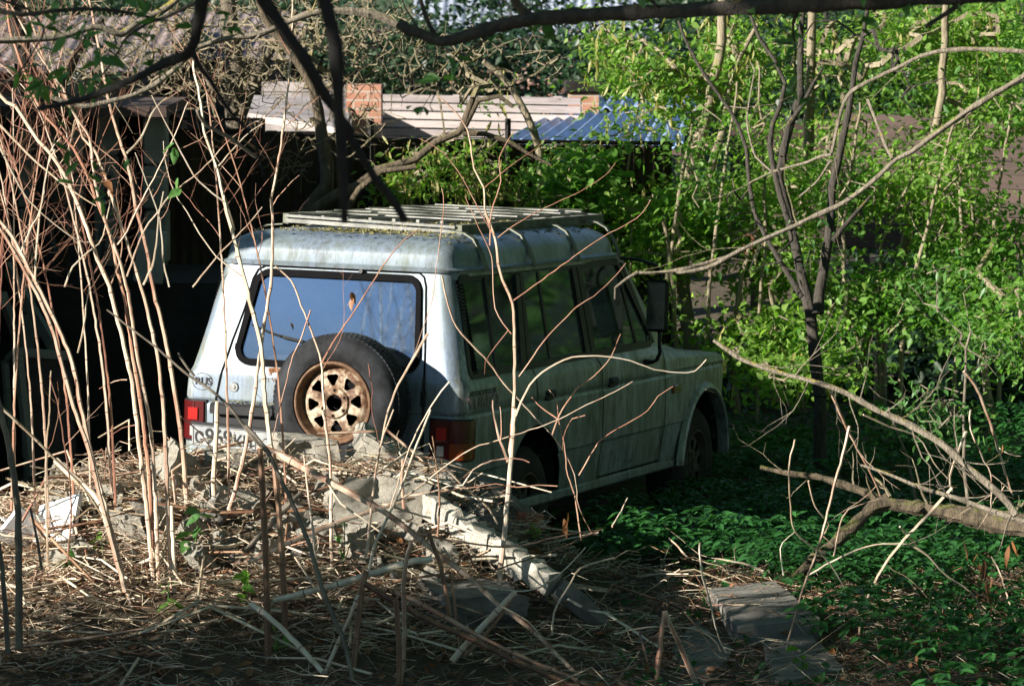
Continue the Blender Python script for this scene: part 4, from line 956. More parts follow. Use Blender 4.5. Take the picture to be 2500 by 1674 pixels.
for s,w,l,Yq in (("4 1080,1510 1300,1360 1600,1220 1780,1100 1828,1035",3,'thin red side shoot above the roof rack, the longer one reaching right',17.3),
 ("4 1060,1500 960,1330 890,1190 800,1050 700,940 580,880",3,'thin brown side shoot curving up left over the rack',17.3),
 ("4 1030,1560 1040,1350 1100,1150 1090,1000 1180,840",4,'orange-tinted side shoot rising beside the tallest right stalk',17.3),
 ("4 1000,1190 1180,1040 1330,940 1400,870",3,'short red shoot pointing right above the rack',17.3),
 ("2 485,485 620,390 740,300 900,190 1060,100 1125,15",4,'orange twig rising right across the rear gutter',17.3),
 ("2 510,840 560,770 630,670 780,515 860,465 970,360 1010,310",4,'tan twig crossing the rear side door glass',17.3),
 ("2 475,640 400,520 380,280 310,120 260,0",3.5,'reddish twig rising left of the tallest right stalk past the rear foot of the rack',17.25),
 ("2 495,1025 560,880 650,800 760,750 900,745 1030,765 1140,805 1250,820 1330,815 1385,760",5.5,'long twig arching over the two door handles toward the bonnet',17.2),
 ("2 460,625 400,700 355,770 350,828",3,'small drooping red twig over the quarter window',17.25),
 ("2 150,370 200,570 290,690 370,775 440,870 560,1000 660,1110 720,1190 770,1300 790,1450 850,1568",5,'long dark red stem sloping down right over the rear wheel arch',17.5),
 ("2 790,1300 880,1150 970,1085 1110,1000 1160,930 1230,885",4.5,'orange twig crossing the front door toward the side indicator',17.5),
 ("2 665,1112 700,1020 780,900 860,840 940,745 985,640",4,'red twig rising past the front door handle',17.4),
 ("2 -60,1420 0,1385 250,1200 400,1140 560,1090 695,1040 830,970 960,910 1042,862",5,'long tan twig sloping up from the tail lamp to the front door',17.2),
 ("2 800,1600 770,1400 740,1300 720,1150 695,1045 690,960 650,900",4,'thin upright tan stem beside the dark red stem',17.5),
 ("2 460,1240 420,1130 395,1030 388,950",7,'short white broken shoot right of the tail lamp',17.2),
 ("2 425,1140 428,1050 422,980",4,'tiny tan shoot beside the white broken shoot',17.2),
 ("2 695,1040 640,1000 600,970 570,935",4,'short white twig end pointing up left below the rear door handle',17.45),
 ("2 820,1020 760,1035 720,1120 715,1180",3,'short crooked orange twig over the rear door',17.45),
 ("2 690,1350 600,1345 500,1355 400,1340 300,1355 230,1360 0,1390",3,'thin level grey twig crossing the rear wheel',17.2),
 ("2 560,1240 480,1220 350,1240 250,1310",3,'thin twig arching just above the rear wheel hub',17.1),
 ("2 150,-40 160,60 130,290 120,360 100,500 40,680 0,780",2.5,'hair-thin twig hanging over the tailgate seam',17.6),
 ("1 1440,930 1350,1050 1240,1260 1140,1568",5,'thin twig leaning left of the right tail lamp',17.5),
 ("1 1330,690 1270,790 1130,1080 1040,1568",7,'pale slender stalk crossing the right side of the spare tyre',17.5),
 ("1 1030,840 1050,980 1045,1060 1090,1270",3,'short red twig over the rim\'s right edge',17.6),
 ("1 740,570 690,720 650,800 610,960 560,1160 540,1240",4,'slim twig crossing the left side of the spare tyre',17.6),
 ("1 200,870 195,780 205,705",2,'hair-thin twig above the country sticker',18.0)):
    stalk(s,w,w*.45,RD if w<4.6 else ST,l,Y=Yq,dY=.1,ground=False,nodes=False,cat='dry twig',grp=None,name='dry_twig',n=5,tw=0)
# arcs across the dark wall on the left
for s,w,l in (("L -120,150 0,380 100,590 200,770 330,920 520,1080 640,1160 760,1190",6,'white shoot drooping in a long arc across the left block wall'),
 ("L -60,100 0,190 200,400 400,590 600,740 700,810 820,880",6,'orange-tan shoot sloping down right under the white arc'),
 ("L 2060,1480 1840,1310 1700,1120 1590,930 1480,760 1410,520 1390,330",4,'brown shoot arching over the corrugated fence to the roof corner'),
 ("L 1910,850 1700,680 1600,540 1500,340 1370,100 1290,-60",4.5,'orange shoot curving down over the corrugated fence, upper one'),
 ("L 300,1520 310,1200 350,900 410,520 450,370 520,300",6,'pale upright shoot beside the left pair of stalks'),
 ("L 180,1270 270,1050 350,900 410,540 470,400",4.5,'thinner tan shoot crossing the pale upright shoot'),
 ("L 1220,1550 1310,1330 1350,960 1390,760",6,'white upright shoot left of the corrugated fence'),
 ("L 550,1568 620,1400 740,1280 840,1200 880,1130 910,960 940,830",5,'tan shoot with a knee in front of the white flat panel'),
 ("L 1000,1210 1080,1100 1170,900 1280,700 1400,460 1520,200 1600,0",5,'orange shoot rising right between block pillar and fence'),
 ("L 1080,1480 1220,1100 1350,920 1460,780 1640,640 1800,490 1900,370",5,'tan shoot rising right over the fence'),
 ("L 1860,540 2080,290 2230,180",4.5,'thin shoot crossing the tallest white stalk above the roof corner'),
 ("L 1440,1568 1390,1350 1370,1080 1320,870 1150,430",5,'crooked shoot hanging from the pale middle stalk'),
 ("L 1640,1568 1850,1310 2100,1050 2230,890",5,'tan shoot rising right from the dark to the roof corner'),
 ("L 1080,430 1200,300 1310,60 1420,-40",6,'white shoot leaving the top of the pale middle stalk'),
 ("L 640,150 600,350 540,480 510,520",4.5,'small pale shoot bending back to the stalk, upper left'),
 ("L 0,750 60,950 120,1210 300,1500 340,1568",6,'reddish stalk low at the far left edge'),
 ("L 0,1080 60,1180 120,1240 200,1400 260,1568",7,'tan stalk joining it at the far left edge'),
 ("6 -20,450 100,560 220,680 330,790 400,900",9,'long white stalk slanting down right at the far left'),
 ("6 190,1110 180,800 185,600 195,480 200,330",6,'thin upright pale shoot at the left, snapped at the top'),
 ("6 265,1080 280,850 250,600 230,480 195,350",5,'thin red shoot leaning against the snapped shoot'),
 ("6 500,365 450,370 390,400",3,'short grey hook pointing left in front of the dark panel'),
 ("6 545,540 480,555 430,590",3,'second short hook pointing left, lower down'),
 ("6 305,260 330,150 350,0",5,'pale shoot leaving the left pair upward'),
 ("6 710,510 760,550 800,590 850,680",4,'thin orange twig over the left tail lamp and plate')):
    rsd=random.Random(len(l)*13)
    stalk(s,w,w*.5,(RD if rsd.random()<.45 else ST) if 'white' not in l and 'pale' not in l else WH,l,Y=17.3+rsd.uniform(-.4,.5),dY=rsd.uniform(-.2,.3),ground=False,nodes=w>5.5,cat='dry twig',grp=None,name='dry_twig',n=5,tw=1 if w>4 else 0,twf=.6,twL=(.15,.4))
# foreground stalks, broken and lying
for s,w0,w1,mt,l,Yq,dY in (("7 70,210 200,260 480,410 720,540 900,660 1080,810 1280,960 1430,1100 1640,1260 1800,1420 1950,1560 2050,1640",19,9,ST,'long pale fallen stalk running diagonally down from the plate to the lower right',17.2,-.9),
 ("7 160,1080 430,1015 670,945 900,870 1060,845",15,17,WH,'bleached snapped stalk lying level in the foreground',16.6,-.1),
 ("7 30,1100 160,1200 290,1330 440,1490",14,13,WH,'white split stalk lying at the lower left of the level one',16.5,-.4),
 ("7 130,1560 125,1300 120,1100 110,700 80,220",18,14,BN,'thick brown upright stalk, cut off below the number plate',16.6,.1),
 ("7 225,1250 215,1000 190,600 155,250",16,13,BN,'second thick brown stalk just right of the cut one',16.8,.1),
 ("7 680,990 850,1090 1030,1190 1280,1300 1500,1410 1800,1540 2000,1620",17,11,BN,'dark brown stalk lying diagonally in the lower middle',16.4,-.3),
 ("7 850,1035 1050,1130 1300,1270 1560,1400 1900,1540 2094,1640",14,10,M['stem_red'],'red-brown stalk lying parallel to and above the dark one',16.45,-.3),
 ("7 1170,1430 1300,1280 1450,1120 1535,1035",19,16,ST,'thick split stalk pointing up right near the hollow',16.5,.1),
 ("7 1240,1400 1400,1230 1520,1060",10,8,BN,'brown splinter beside the thick split stalk',16.5,.1),
 ("7 610,1480 640,1200 660,1000 685,915",15,14,BN,'reddish snapped stalk leaning in the lower middle',16.4,.1),
 ("7 450,1500 520,1330 580,1200 640,1050",11,8,ST,'grey-tan stalk leaning right at the bottom',16.2,.1),
 ("7 870,1560 870,1300 850,1080",14,13,BN,'short brown upright stump, bottom middle',16.2,.05),
 ("7 880,1560 900,1300 900,950 940,740",12,10,ST,'tan upright stalk beside the brown stump',16.3,.05),
 ("7 1160,1170 1110,900 1040,700",12,10,BN,'brown stalk leaning left against the long fallen stalk',16.6,.1),
 ("7 0,870 250,750 500,650 700,580 860,530 960,500",16,9,ST,'pale stalk lying up to the right across the mound',17.2,.5),
 ("7 0,800 140,650 310,480",13,14,GY,'grey stalk with a broken end lying on the mound',17.1,.2),
 ("7 640,1130 700,900 740,750 840,540 890,420 960,230 1050,0",8,5,WH,'pale slender leaning stalk left of the right tail lamp',16.7,.4),
 ("7 680,830 690,800 720,500 760,230 840,0",7,4,ST,'thin stalk leaning right beside it',16.9,.4),
 ("7 0,90 120,230 200,400 270,540 370,800 430,1000 500,1180 560,1320 610,1540",10,12,GY,'dark grey leaning stem running down through the mound',16.6,-.5),
 ("6 420,90 590,220 720,330 880,450 1000,600 1060,660",4,9,GY,'dark grey stem crossing the country sticker diagonally',16.9,-.2),
 ("6 700,260 740,320 765,350",6,7,GY,'short grey stub beside the country sticker',16.9,0),
 ("6 75,1420 70,900 40,650 0,480 -60,250",20,13,GY,'thick shaded stalk at the far left edge',15.8,.1),
 ("6 30,1440 20,1250 0,1050 -30,900",14,11,GY,'second shaded stalk at the far left edge',15.6,.1),
 ("6 165,1110 140,960 120,870",7,6,GY,'dark snapped stalk in front of the white foam board',16.3,0),
 ("6 220,680 280,740 380,830 420,930",17,12,WH,'broad split bleached stalk lying at the left of the mound',17.6,-.2),
 ("6 190,970 330,930 560,870",5,3,BN,'thin brown twig lying level across the left of the mound',17.2,.1),
 ("7 400,870 370,600 330,260",7,4,ST,'slim upright stalk left of centre in the mound',17.0,.1),
 ("7 470,420 540,530 650,610 800,720",6,4,WH,'white curved twig below the long fallen stalk',17.1,-.1),
 ("7 900,680 1100,730 1400,775 1560,770 1800,715 2030,680",6,3,M['stem_red'],'reddish twig bowed level across the beam',16.9,.1),
 ("7 880,860 1200,965 1500,880 1750,800 2020,680",5,4,M['stem_brown'],'brown twig rising right under the beam',16.7,.1),
 ("7 1120,780 1300,980 1580,1028 1750,960 1840,880 1930,780",5,3,WH,'white twig sagging in a loop over the hollow',16.8,.1),
 ("7 1430,1100 1600,1200 1700,1300 1790,1290 1800,1275",5,3,ST,'short twig hooked up at its end, lower right of the hollow',16.5,.0),
 ("7 1740,1280 1750,1150 1830,1010 1900,900 2000,865 2094,840",5,4,WH,'white twig rising in a curve at the right of the hollow',16.6,.1),
 ("7 900,560 890,440 895,280",9,8,ST,'short upright stub below the tail lamp',17.6,.0),
 ("7 1090,720 1100,500 1085,330 1060,150",6,3,BN,'thin brown upright twig in front of the right tail lamp',17.5,.0),
 ("7 1430,650 1380,560 1290,480 1230,430 1130,330 1060,290",5,3,WH,'grey-white twig forking over the block under the tail lamp',17.4,.0),
 ("7 900,490 1050,470 1150,435 1230,428 1290,340 1400,290 1500,275",5,3,WH,'pale twig reaching right toward the rear wheel',17.3,.0),
 ("8 185,1560 200,1400 220,1240",13,12,M['stem_red'],'upright split red stalk left of the paving slabs',16.2,.0),
 ("8 360,1568 300,1420 255,1320 222,1240",14,11,ST,'tan half of the split stalk leaning to the right',16.2,.0)):
    stalk(s,w0,w1,mt,l,Y=Yq,dY=dY,ground=False,n=8)
# extra thin shoots behind the tall stalks (a thicket one cannot trace twig by twig)
rnd=random.Random(12)
spots_=[(rnd.uniform(-40,430),rnd.uniform(1180,1330)) for _ in range(9)]+[(560,1230),(700,1240),(120,1300)]
lab=['far left','left','between the left pair and the bunch','behind the bunch','right of the bunch']
for k,(bx,by) in enumerate(spots_):
    lean=rnd.uniform(-260,120)
    s="s %d,%d %d,%d %d,%d %d,%d %d,%d"%(bx,by,bx+lean*.1,by-330,bx+lean*.35,by-650,bx+lean*.75,by-950,bx+lean*1.3,by-rnd.uniform(1080,1260))
    stalk(s,rnd.uniform(6,9),2.5,ST if k%2 else RD,'thin reddish shoot in the thicket behind the tall left stalks',Y=17.9+rnd.uniform(-.1,.35),dY=rnd.uniform(0,.5),grp='thin shoots behind the tall stalks',name='thin_shoot',cat='shoot',tw=9,twf=.45,twL=(.3,.7),sub=1,fan=.7,ground=False,n=5)
# ---------------------------------------------------------------- green leaves and dry leaves on the stalks
def leafpart(name,pts,size,mat,label,cat,seed,droop=.5,tmpl=LV):
    rs=np.random.RandomState(seed); o=leafobj(name,np.array([tuple(p) for p in pts]),size,rs,mat,droop=droop,tmpl=tmpl); tag(o,label,cat); return o
def P3(s,Y): return [at(x,y,Y) for x,y in px_of(s)]
leafpart('green_leaf',P3("L 1480,350 1485,380 1490,400",17.3),.07,M['leaf_herb'],'small green leaf hanging high between block pillar and fence','leaf',1,1.2)
leafpart('green_leaf',P3("L 1515,640 1525,690 1530,730 1535,740",17.3),.09,M['leaf_herb'],'larger green leaves hanging lower beside the fence corner','leaf',2,1.2)
leafpart('dry_leaf',P3("L 850,600 890,660 920,720 930,740",17.3),.07,M['dryleaf'],'curled brown leaf caught among the left stalks','leaf',3,1.0)
leafpart('dry_leaf',P3("1 945,480 950,510",17.4),.05,M['dryleaf'],'curled orange leaf hanging in front of the rear window','leaf',4,1.3)
leafpart('dry_leaf',P3("1 632,615 640,635",17.4),.035,M['dryleaf'],'tiny brown leaf in front of the wiper','leaf',5,1.0)
leafpart('dry_leaf',P3("2 740,1470 735,1510 725,1540 720,1500",17.4),.08,M['dryleaf'],'withered brown leaves hanging right of the rear wheel','leaf',6,1.4,LLONG)
def sprig(px,py,h,nl,size,label,mat='leaf_herb',seed=1,Y=None):
    Yb=Y or ghit(px,py); b=at(px,py,Yb); rs=np.random.RandomState(seed); e=empty('young_plant',b); tag(e,label,'young plant')
    m=MB(); tip=Vector((rs.randn()*.03,rs.randn()*.02,h)); m.tube([(0,0,-.03),tip*.5+Vector((.006,0,0)),tip],[.004,.003,.002],5); m.build('plant_stem',M['leaf_herb'],e)
    C=[];
    for k in range(nl): t=.35+.65*k/nl; C.append(tip*t+Vector(rs.randn(3)*.012))
    leafobj('leaves',np.array([tuple(c) for c in C]),size,rs,M[mat],e,droop=.1)
for a in ((465,1380,.30,9,.085,'green sprout with broad leaves at the foot of the bunch of stalks','leaf_herb',1),(250,1370,.16,6,.07,'yellow-green sprout in the straw left of the bunch','leaf_maple',2),
 (150,1400,.14,10,.06,'small leafy sprout at the far left of the straw','leaf_herb',3),(600,1500,.22,8,.08,'green sprout below the bleached broken stalk','leaf_mid',4),(405,1500,.16,6,.07,'shaded sprout below the bunch of stalks','leaf_mid',5),
 (1430,1370,.30,12,.075,'bright green sprout right of the rear wheel','leaf_maple',6),(1535,1340,.22,7,.085,'maple seedling with one lobed leaf catching the sun','leaf_maple',7),(1620,1330,.20,6,.085,'pale green maple seedling behind the grey plastic','leaf_maple',8),
 (1500,1395,.12,26,.06,'sunlit clump of small leaves in front of the plastic lump','leaf_maple',9),(1820,1360,.16,14,.07,'dotted green seedling clump beside the twig pile','leaf_herb',10),(1880,1340,.20,16,.08,'leafy clump before the broken end of the log','leaf_herb',11),
 (835,1400,.26,5,.06,'thin green shoot in the dark middle of the mound','leaf_herb',12),(1310,1330,.10,16,.05,'tiny bright sprouts right of the bricks','leaf_maple',13),(660,1620,.16,8,.08,'bluish green sprout at the bottom edge','leaf_mid',14),(1960,1660,.14,9,.07,'dark sprout at the bottom right edge','leaf_mid',15)):
    sprig(*a)
# ================================================================= BIG BOUGHS (they come from trees beside and above the frame)
def bough(s,w0,w1,mat,label,Y,dY=0,name='tree_branch',cat='branch',tw=0,twL=(.2,.5),twmat=None,grp=None,n=10,rough=.075,leaves_=0,sub=0,seed=None,lsize=.05,twf=.1):
    P=px_of(s); rnd=random.Random(seed or int(P[0][0]*3+P[0][1]*5)); L=[0]
    for a,b in zip(P[:-1],P[1:]): L.append(L[-1]+math.hypot(a[0]-b[0],a[1]-b[1]))
    pts=[at(x,y,Y+dY*l/L[-1]) for (x,y),l in zip(P,L)]
    C=crom(pts,.03); N=len(C); r0=w0*.5/F*Y; r1=w1*.5/F*(Y+dY); m=MB(); ph=rnd.random()*9
    vs=[]; t0=None; nx=None
    rad=[(r0+(r1-r0)*i/(N-1))*(1+rough*math.sin(i*.9+ph)+rough*rnd.gauss(0,.7)) for i in range(N)]
    b0=len(m.v); m.tube(C,rad,n)
    # bark relief
    rg=[rnd.gauss(0,1) for _ in range(n)]
    for q in range(b0,len(m.v)): 
        i=(q-b0)//n; kk=(q-b0)%n; c=C[i]; v=Vector(m.v[q]); rg[kk]=rg[kk]*.93+rnd.gauss(0,.37); m.v[q]=tuple(c+(v-c)*(1+rnd.gauss(0,rough*.6)+rough*1.1*rg[kk]))
    e=m.build(name,[mat],None,True,50); tag(e,label,cat,grp)
    if tw:
        m=MB(); tips=[]
        for k in range(tw):
            i=min(max(int(N*(twf+(1-twf)*(k+rnd.random())/tw)),1),N-2); t=(C[i+1]-C[i-1]).normalized()
            d=t*.5+Vector((rnd.gauss(0,.6),rnd.gauss(0,.5),rnd.gauss(.1,.6)))
            twig(m,C[i],d,rnd.uniform(*twL),max(.002,rad[i]*.3),rnd,0,1+sub,.2,4,.16); 
        m.build('twigs',[twmat or mat],e,True,50)
        if leaves_:
            V=np.array(m.v); rs=np.random.RandomState(3); leafobj('leaves',V[rs.randint(0,len(V),leaves_)],lsize,rs,M['leaf_herb'],e,tmpl=LLONG*np.array([1.6,1,1]),droop=.3)
    return e
K='bark_in_shade'
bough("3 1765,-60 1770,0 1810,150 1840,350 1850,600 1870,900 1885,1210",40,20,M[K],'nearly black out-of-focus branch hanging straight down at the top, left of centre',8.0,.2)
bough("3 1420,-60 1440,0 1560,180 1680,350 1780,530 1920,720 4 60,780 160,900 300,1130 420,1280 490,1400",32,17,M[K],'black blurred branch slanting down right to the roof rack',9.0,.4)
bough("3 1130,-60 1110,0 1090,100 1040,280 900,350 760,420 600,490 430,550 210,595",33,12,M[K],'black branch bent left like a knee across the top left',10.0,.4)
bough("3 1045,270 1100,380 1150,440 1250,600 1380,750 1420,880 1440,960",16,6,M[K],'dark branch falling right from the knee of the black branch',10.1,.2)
bough("3 1100,0 900,100 850,110 700,200 620,330 500,470 300,600",9,4,M['bark_dark'],'thin dark branch crossing behind the knee-shaped one',11.5,.3,tw=6,leaves_=80,lsize=.06,sub=0)
bough("3 -60,50 120,80 300,60 500,50 700,70 830,100",13,8,M['bark_dark'],'dark level branch in the top left corner',11.5,.2,tw=10,leaves_=150,lsize=.06)
bough("3 -40,440 150,455 300,490 400,530 550,540",8,3,M['bark_dark'],'thin dark level branch below the curved pale bough at the left',12.5,.2,tw=4)
bough("3 -60,-30 60,20 150,50 240,160 200,250 100,400 0,470",7,4,M['bark_dark'],'small dark branch looping down the top left corner',12,.2,tw=4,leaves_=40)
bough("3 -60,225 0,222 200,215 350,195 500,150 580,160 660,188 760,120 900,50 1000,-30",17,14,M['bark_grey'],'pale grey lit bough dipping in the middle, top left',15.0,.3,tw=5,twL=(.15,.4),twmat=M['twig'])
bough("3 280,530 400,570 480,580 620,550 750,510 880,440 1030,310 1080,260 1250,210 1420,190 1600,110 1750,65 1900,60 2016,75 4 250,80 330,105 440,160",10,18,M['bark_grey'],'long pale bough rising right in an S across the top left',15.3,.2,tw=7,twL=(.15,.4),twmat=M['twig'])
bough("3 1420,190 1400,215 1385,228",7,5,M['bark_grey'],'short pale stub hanging from the long pale bough',15.3)
bough("3 1080,600 1120,680 1250,750 1400,860",11,8,M['bark_grey'],'short grey-blue bough crossing the fence above the roof corner',13.5,.2)
bough("4 2700,40 2342,62 2000,80 1700,92 1450,112 1250,130 1000,190 850,240 720,268 600,220 520,200 450,150",40,24,M['bark_dark'],'thick black lichen-spotted bough along the top edge',12.0,.3,n=14,tw=4,leaves_=60,lsize=.07)
bough("V 2300,-12 2150,-5 2000,4 1850,10 1700,16",34,40,M['bark_dark'],'continuation of the thick black bough to the top right corner',12.0,0,n=14,tw=6,leaves_=160,lsize=.07)
bough("4 1170,-60 1200,20 1270,95",26,28,M['bark_lichen'],'grey lichened fork rising from the thick black bough',12.2,.1)
bough("4 570,-60 600,30 640,150 695,250",12,14,M['bark_dark'],'short dark upright branch on the left end of the thick bough',12.3,0)
bough("5 1470,10 1400,60 1290,130",16,12,M['bark_dark'],'splintered dark stub under the bough at the top right',12.0,0)
for s,w0,w1,l,Y,tw in (("5 1800,330 1764,370 1640,440 1500,530 1330,650 1220,730 1150,765 1050,860 900,970 750,1040 600,1110 400,1200 250,1280 100,1300 2 1520,270 1400,310 1200,350 1060,355",24,12,'long lichened bough sweeping down left from the right edge to the mirror',15.0,6),
 ("5 1800,250 1764,247 1500,235 1300,260 1150,330 1000,400 920,460 880,570 855,680 840,745",18,13,'grey bough arching down from the right edge through the green',15.6,3),
 ("5 845,740 800,745 730,775 640,800 560,822 500,850 450,875",15,6,'lower dark end of the arching grey bough',15.6,1),
 ("5 560,822 520,790 480,750 440,600 450,480 475,330 455,300",9,5,'thin lichened branch rising from the arching bough\'s lower end',15.7,2),
 ("5 840,770 780,860 740,900 690,940",10,6,'mossy yellow stub pointing down left below the arching bough',15.6,0),
 ("5 1132,760 1100,700 1070,620 1040,540 1015,478",10,11,'straight grey stick standing up from the long lichened bough',15.1,0),
 ("5 440,520 400,515 360,510",7,5,'short lichened stub pointing left near the roof of the green thicket',15.7,0)):
    bough(s,w0*.62,w1*.62,M['bark_grey'],l,Y,.3,tw=tw,twL=(.15,.5),twmat=M['twig'],rough=.09)
bough("2 1065,352 1010,385 960,425 958,480",9,5,M['bark_grey'],'broken drooping tip of the lichened bough over the front door glass',15.3,0)
bough("8 435,55 500,100 560,140 700,190 850,230 1000,280 1150,360 1300,430 1450,520 1550,610 1700,740 1760,820",9,19,M['bark_grey'],'sunlit bough sloping down right from the bonnet to the right edge',17.2,-.6,tw=16,twL=(.2,.6),twmat=M['bark_grey'],sub=0)
bough("8 1080,600 1200,640 1350,700 1500,745 1650,800 1800,850",6,16,M['bark_grey'],'thin pale branch running just above the mossy log',17.4,-.5,tw=4)
bough("8 1860,890 1794,870 1650,850 1500,815 1350,790 1200,770 1100,722 950,670 880,650 800,642 700,625 640,610",50,9,M['bark_moss'],'thick mossy fallen log reaching in from the right edge',18.1,.6,n=16,name='fallen_log',cat='log',rough=.11,tw=8,twL=(.15,.4),twmat=M['twig'])
bough("8 1190,775 1130,790 1050,870 950,955 850,1040 780,1095",34,20,M['bark_moss'],'broken mossy limb hanging down left from the fallen log',18.2,-.3,n=12,name='fallen_limb',cat='log',rough=.14)
for s,w,l in (("8 790,490 765,600 770,750 790,890 870,960 950,1040 1020,1160 1080,1270 1150,1370 1155,1490",5,'pale twig curving down from the green carpet to the slabs'),
 ("8 1480,700 1380,810 1250,950 1170,1060 1100,1200 1070,1350 1055,1580",8,'pale forked shoot crossing the hanging mossy limb'),
 ("8 1030,430 1000,560 960,700 920,870 880,1000 830,1130 780,1300 745,1450 735,1600",8,'long thin shoot running down past the right slab'),
 ("8 375,940 380,1060 420,1200 450,1330 500,1440 590,1600",6,'bleached thin shoot rising left of the paving slab'),
 ("8 840,1090 960,1020 1100,960 1250,945 1350,980 1450,1080 1590,1200 1605,1460",6,'pale arched shoot springing over below the log'),
 ("8 850,670 880,780 940,860 920,900",5,'short forked twig left of the log\'s end'),
 ("8 1250,870 1350,980",5,'straight pale twig end under the log'),
 ("8 960,1000 1000,830 1060,780 1180,745",4,'thin loop over the fork of the log'),
 ("8 1794,1400 1730,1200 1680,1050 1650,1000",5,'thin shoot low at the right edge'),
 ("8 950,280 1000,400 1050,500 1120,630 1165,735",8,'thin straight branch falling to the log'),
 ("8 1540,455 1500,560 1470,650 1480,715",8,'pale short branch rising from the sunlit bough'),
 ("8 1560,360 1560,440 1620,580 1650,640 1650,780",6,'thin crooked branch right of it'),
 ("8 1530,190 1580,250 1640,400 1700,600 1740,720",9,'grey branch falling to the bough\'s base, right edge'),
 ("8 1090,380 1200,430 1330,480 1400,590 1460,660",5,'thin bowed twig under the sunlit bough'),
 ("8 1290,1420 1310,1370 1400,1320 1480,1315 1600,1345",4,'low bowed twig at the bottom right'),
 ("8 1270,1560 1380,1400 1440,1260 1430,1190",6,'orange-tipped shoot at the bottom right'),
 ("8 1470,1568 1440,1440 1410,1320",5,'red shoot at the bottom right edge'),
 ("8 950,1560 1150,1490 1350,1430 1500,1390",4,'thin orange twig low across the bottom right'),
 ("8 1160,1568 1200,1380 1200,1260",3,'fine upright red twig beside the forked shoot'),
 ("8 0,1450 150,1370 220,1310 330,1215",4,'thin red twig at the left of the slabs'),
 ("8 0,1340 150,1310 300,1310 380,1330 450,1380 490,1500",5,'bowed pale twig over the half covered slab'),
 ("8 310,1245 370,1320 430,1400 450,1440",4,'short thin twig on the slab edge'),
 ("8 655,1065 560,1030 440,1010",6,'bleached twig lying before the green clump'),
 ("8 320,1005 280,960 240,920",5,'short brown twig beside the plastic lump'),
 ("8 440,1020 500,1050 590,1075",5,'second bleached twig lying before the green clump'),
 ("8 0,1010 60,975 110,985",3,'small curved twig at the herb clump'),
 ("8 -10,870 20,820 58,745",5,'upright tan leaf-tipped twig beside the sprout'),
 ("8 740,1085 728,1000 735,940 790,895",4,'thin pale loop left of the broken limb'),
 ("8 400,270 440,285",2,'tiny twig over the wheel arch')):
    stalk(s,w,w*.6,WH if ('pale' in l or 'bleach' in l) else (RD if ('red' in l or 'orange' in l) else M['stem']),l,Y=16.9 if 'slab' in l or 'bottom' in l else 17.4,dY=.2,ground=False,nodes=False,cat='twig',grp=None,name='bare_twig',n=5,tw=2 if w>5 else 0,twL=(.1,.35),twmat=M['stem'])
# hanging withered seed clusters at the right edge
leafpart('withered_leaves',P3("8 1630,1100 1640,1130 1625,1060 1650,1190 1640,1150 1620,1010 1590,1030 1655,1090 1760,960 1730,950 1740,930 1640,520 1700,510 1525,920 1765,1180 1635,1160 1600,980",17.2),.10,M['dryleaf'],'withered brown hanging leaves below the log at the right edge','leaf',9,1.5,LLONG)
# ================================================================= BUILDINGS, FENCES AND SHEDS BEHIND THE CAR
def gat(px,Y): return at(px,837,Y).x
def wallbox(name,px0,px1,Y,py_top,mat,label,cat,depth=.12,zb=None,Y1=None,grp=None,build=True):
    a=at(px0,py_top,Y); Y1=Y1 or Y; b=at(px1,py_top,Y1); zt=(a.z+b.z)/2; zb=float(gz(a.x,Y))-.3 if zb is None else zb
    m=MB(); d=Vector((b.x-a.x,b.y-a.y,0)); nrm=Vector((-d.y,d.x,0)).normalized()*depth
    q=[Vector((a.x,a.y,zb)),Vector((b.x,b.y,zb)),Vector((b.x,b.y,zt)),Vector((a.x,a.y,zt))]
    m.add(q+[p+nrm for p in q],[(0,1,2,3),(5,4,7,6),(4,0,3,7),(1,5,6,2),(3,2,6,7),(4,5,1,0)])
    o=m.build(name,mat,None,False); tag(o,label,cat,grp); return o
def planks_wall(name,px0,px1,Y,py0,py1,rows,mat,label,cat='fence',Y1=None,vert=False,gap=.006,posts=4,seed=1):
    rnd=random.Random(seed); a=at(px0,py1,Y); Y1=Y1 or Y; b=at(px1,py1,Y1); zt=(at(px0,py0,Y).z+at(px1,py0,Y1).z)/2; zb=(a.z+b.z)/2
    e=empty(name,(a.x,a.y,zb)); tag(e,label,cat); d=Vector((b.x-a.x,b.y-a.y,0)); L=d.length; u=d.normalized(); w=Vector((-u.y,u.x,0)); m=MB(); rt=Matrix((u,w,Vector((0,0,1)))).transposed()
    if vert:
        n=rows
        for k in range(n): m.box(u*(L*(k+.5)/n)+Vector((0,0,(zt-zb)/2+rnd.gauss(0,.02)))+w*rnd.uniform(0,.012),(L/n-gap,.022,zt-zb),rt)
    else:
        for k in range(rows):
            h=(zt-zb)/rows; x=0
            while x<L: 
                l=min(rnd.uniform(2.2,4),L-x)
                if l<.4: break
                m.box(u*(x+l/2)+Vector((0,0,h*(k+.5)))+w*rnd.uniform(-.008,.012),(l-gap,.025,h-gap),rt@Matrix.Rotation(rnd.gauss(0,.002),3,'Y')); x+=l
    m.build('boards',mat,e,False)
    for k in range(posts):
        m=MB(); m.box(u*(L*(k+.5)/posts)+w*.06+Vector((0,0,(zt-zb)/2-.5)),(.09,.07,zt-zb+1),rt); m.build('post',mat,e,False)
    return e
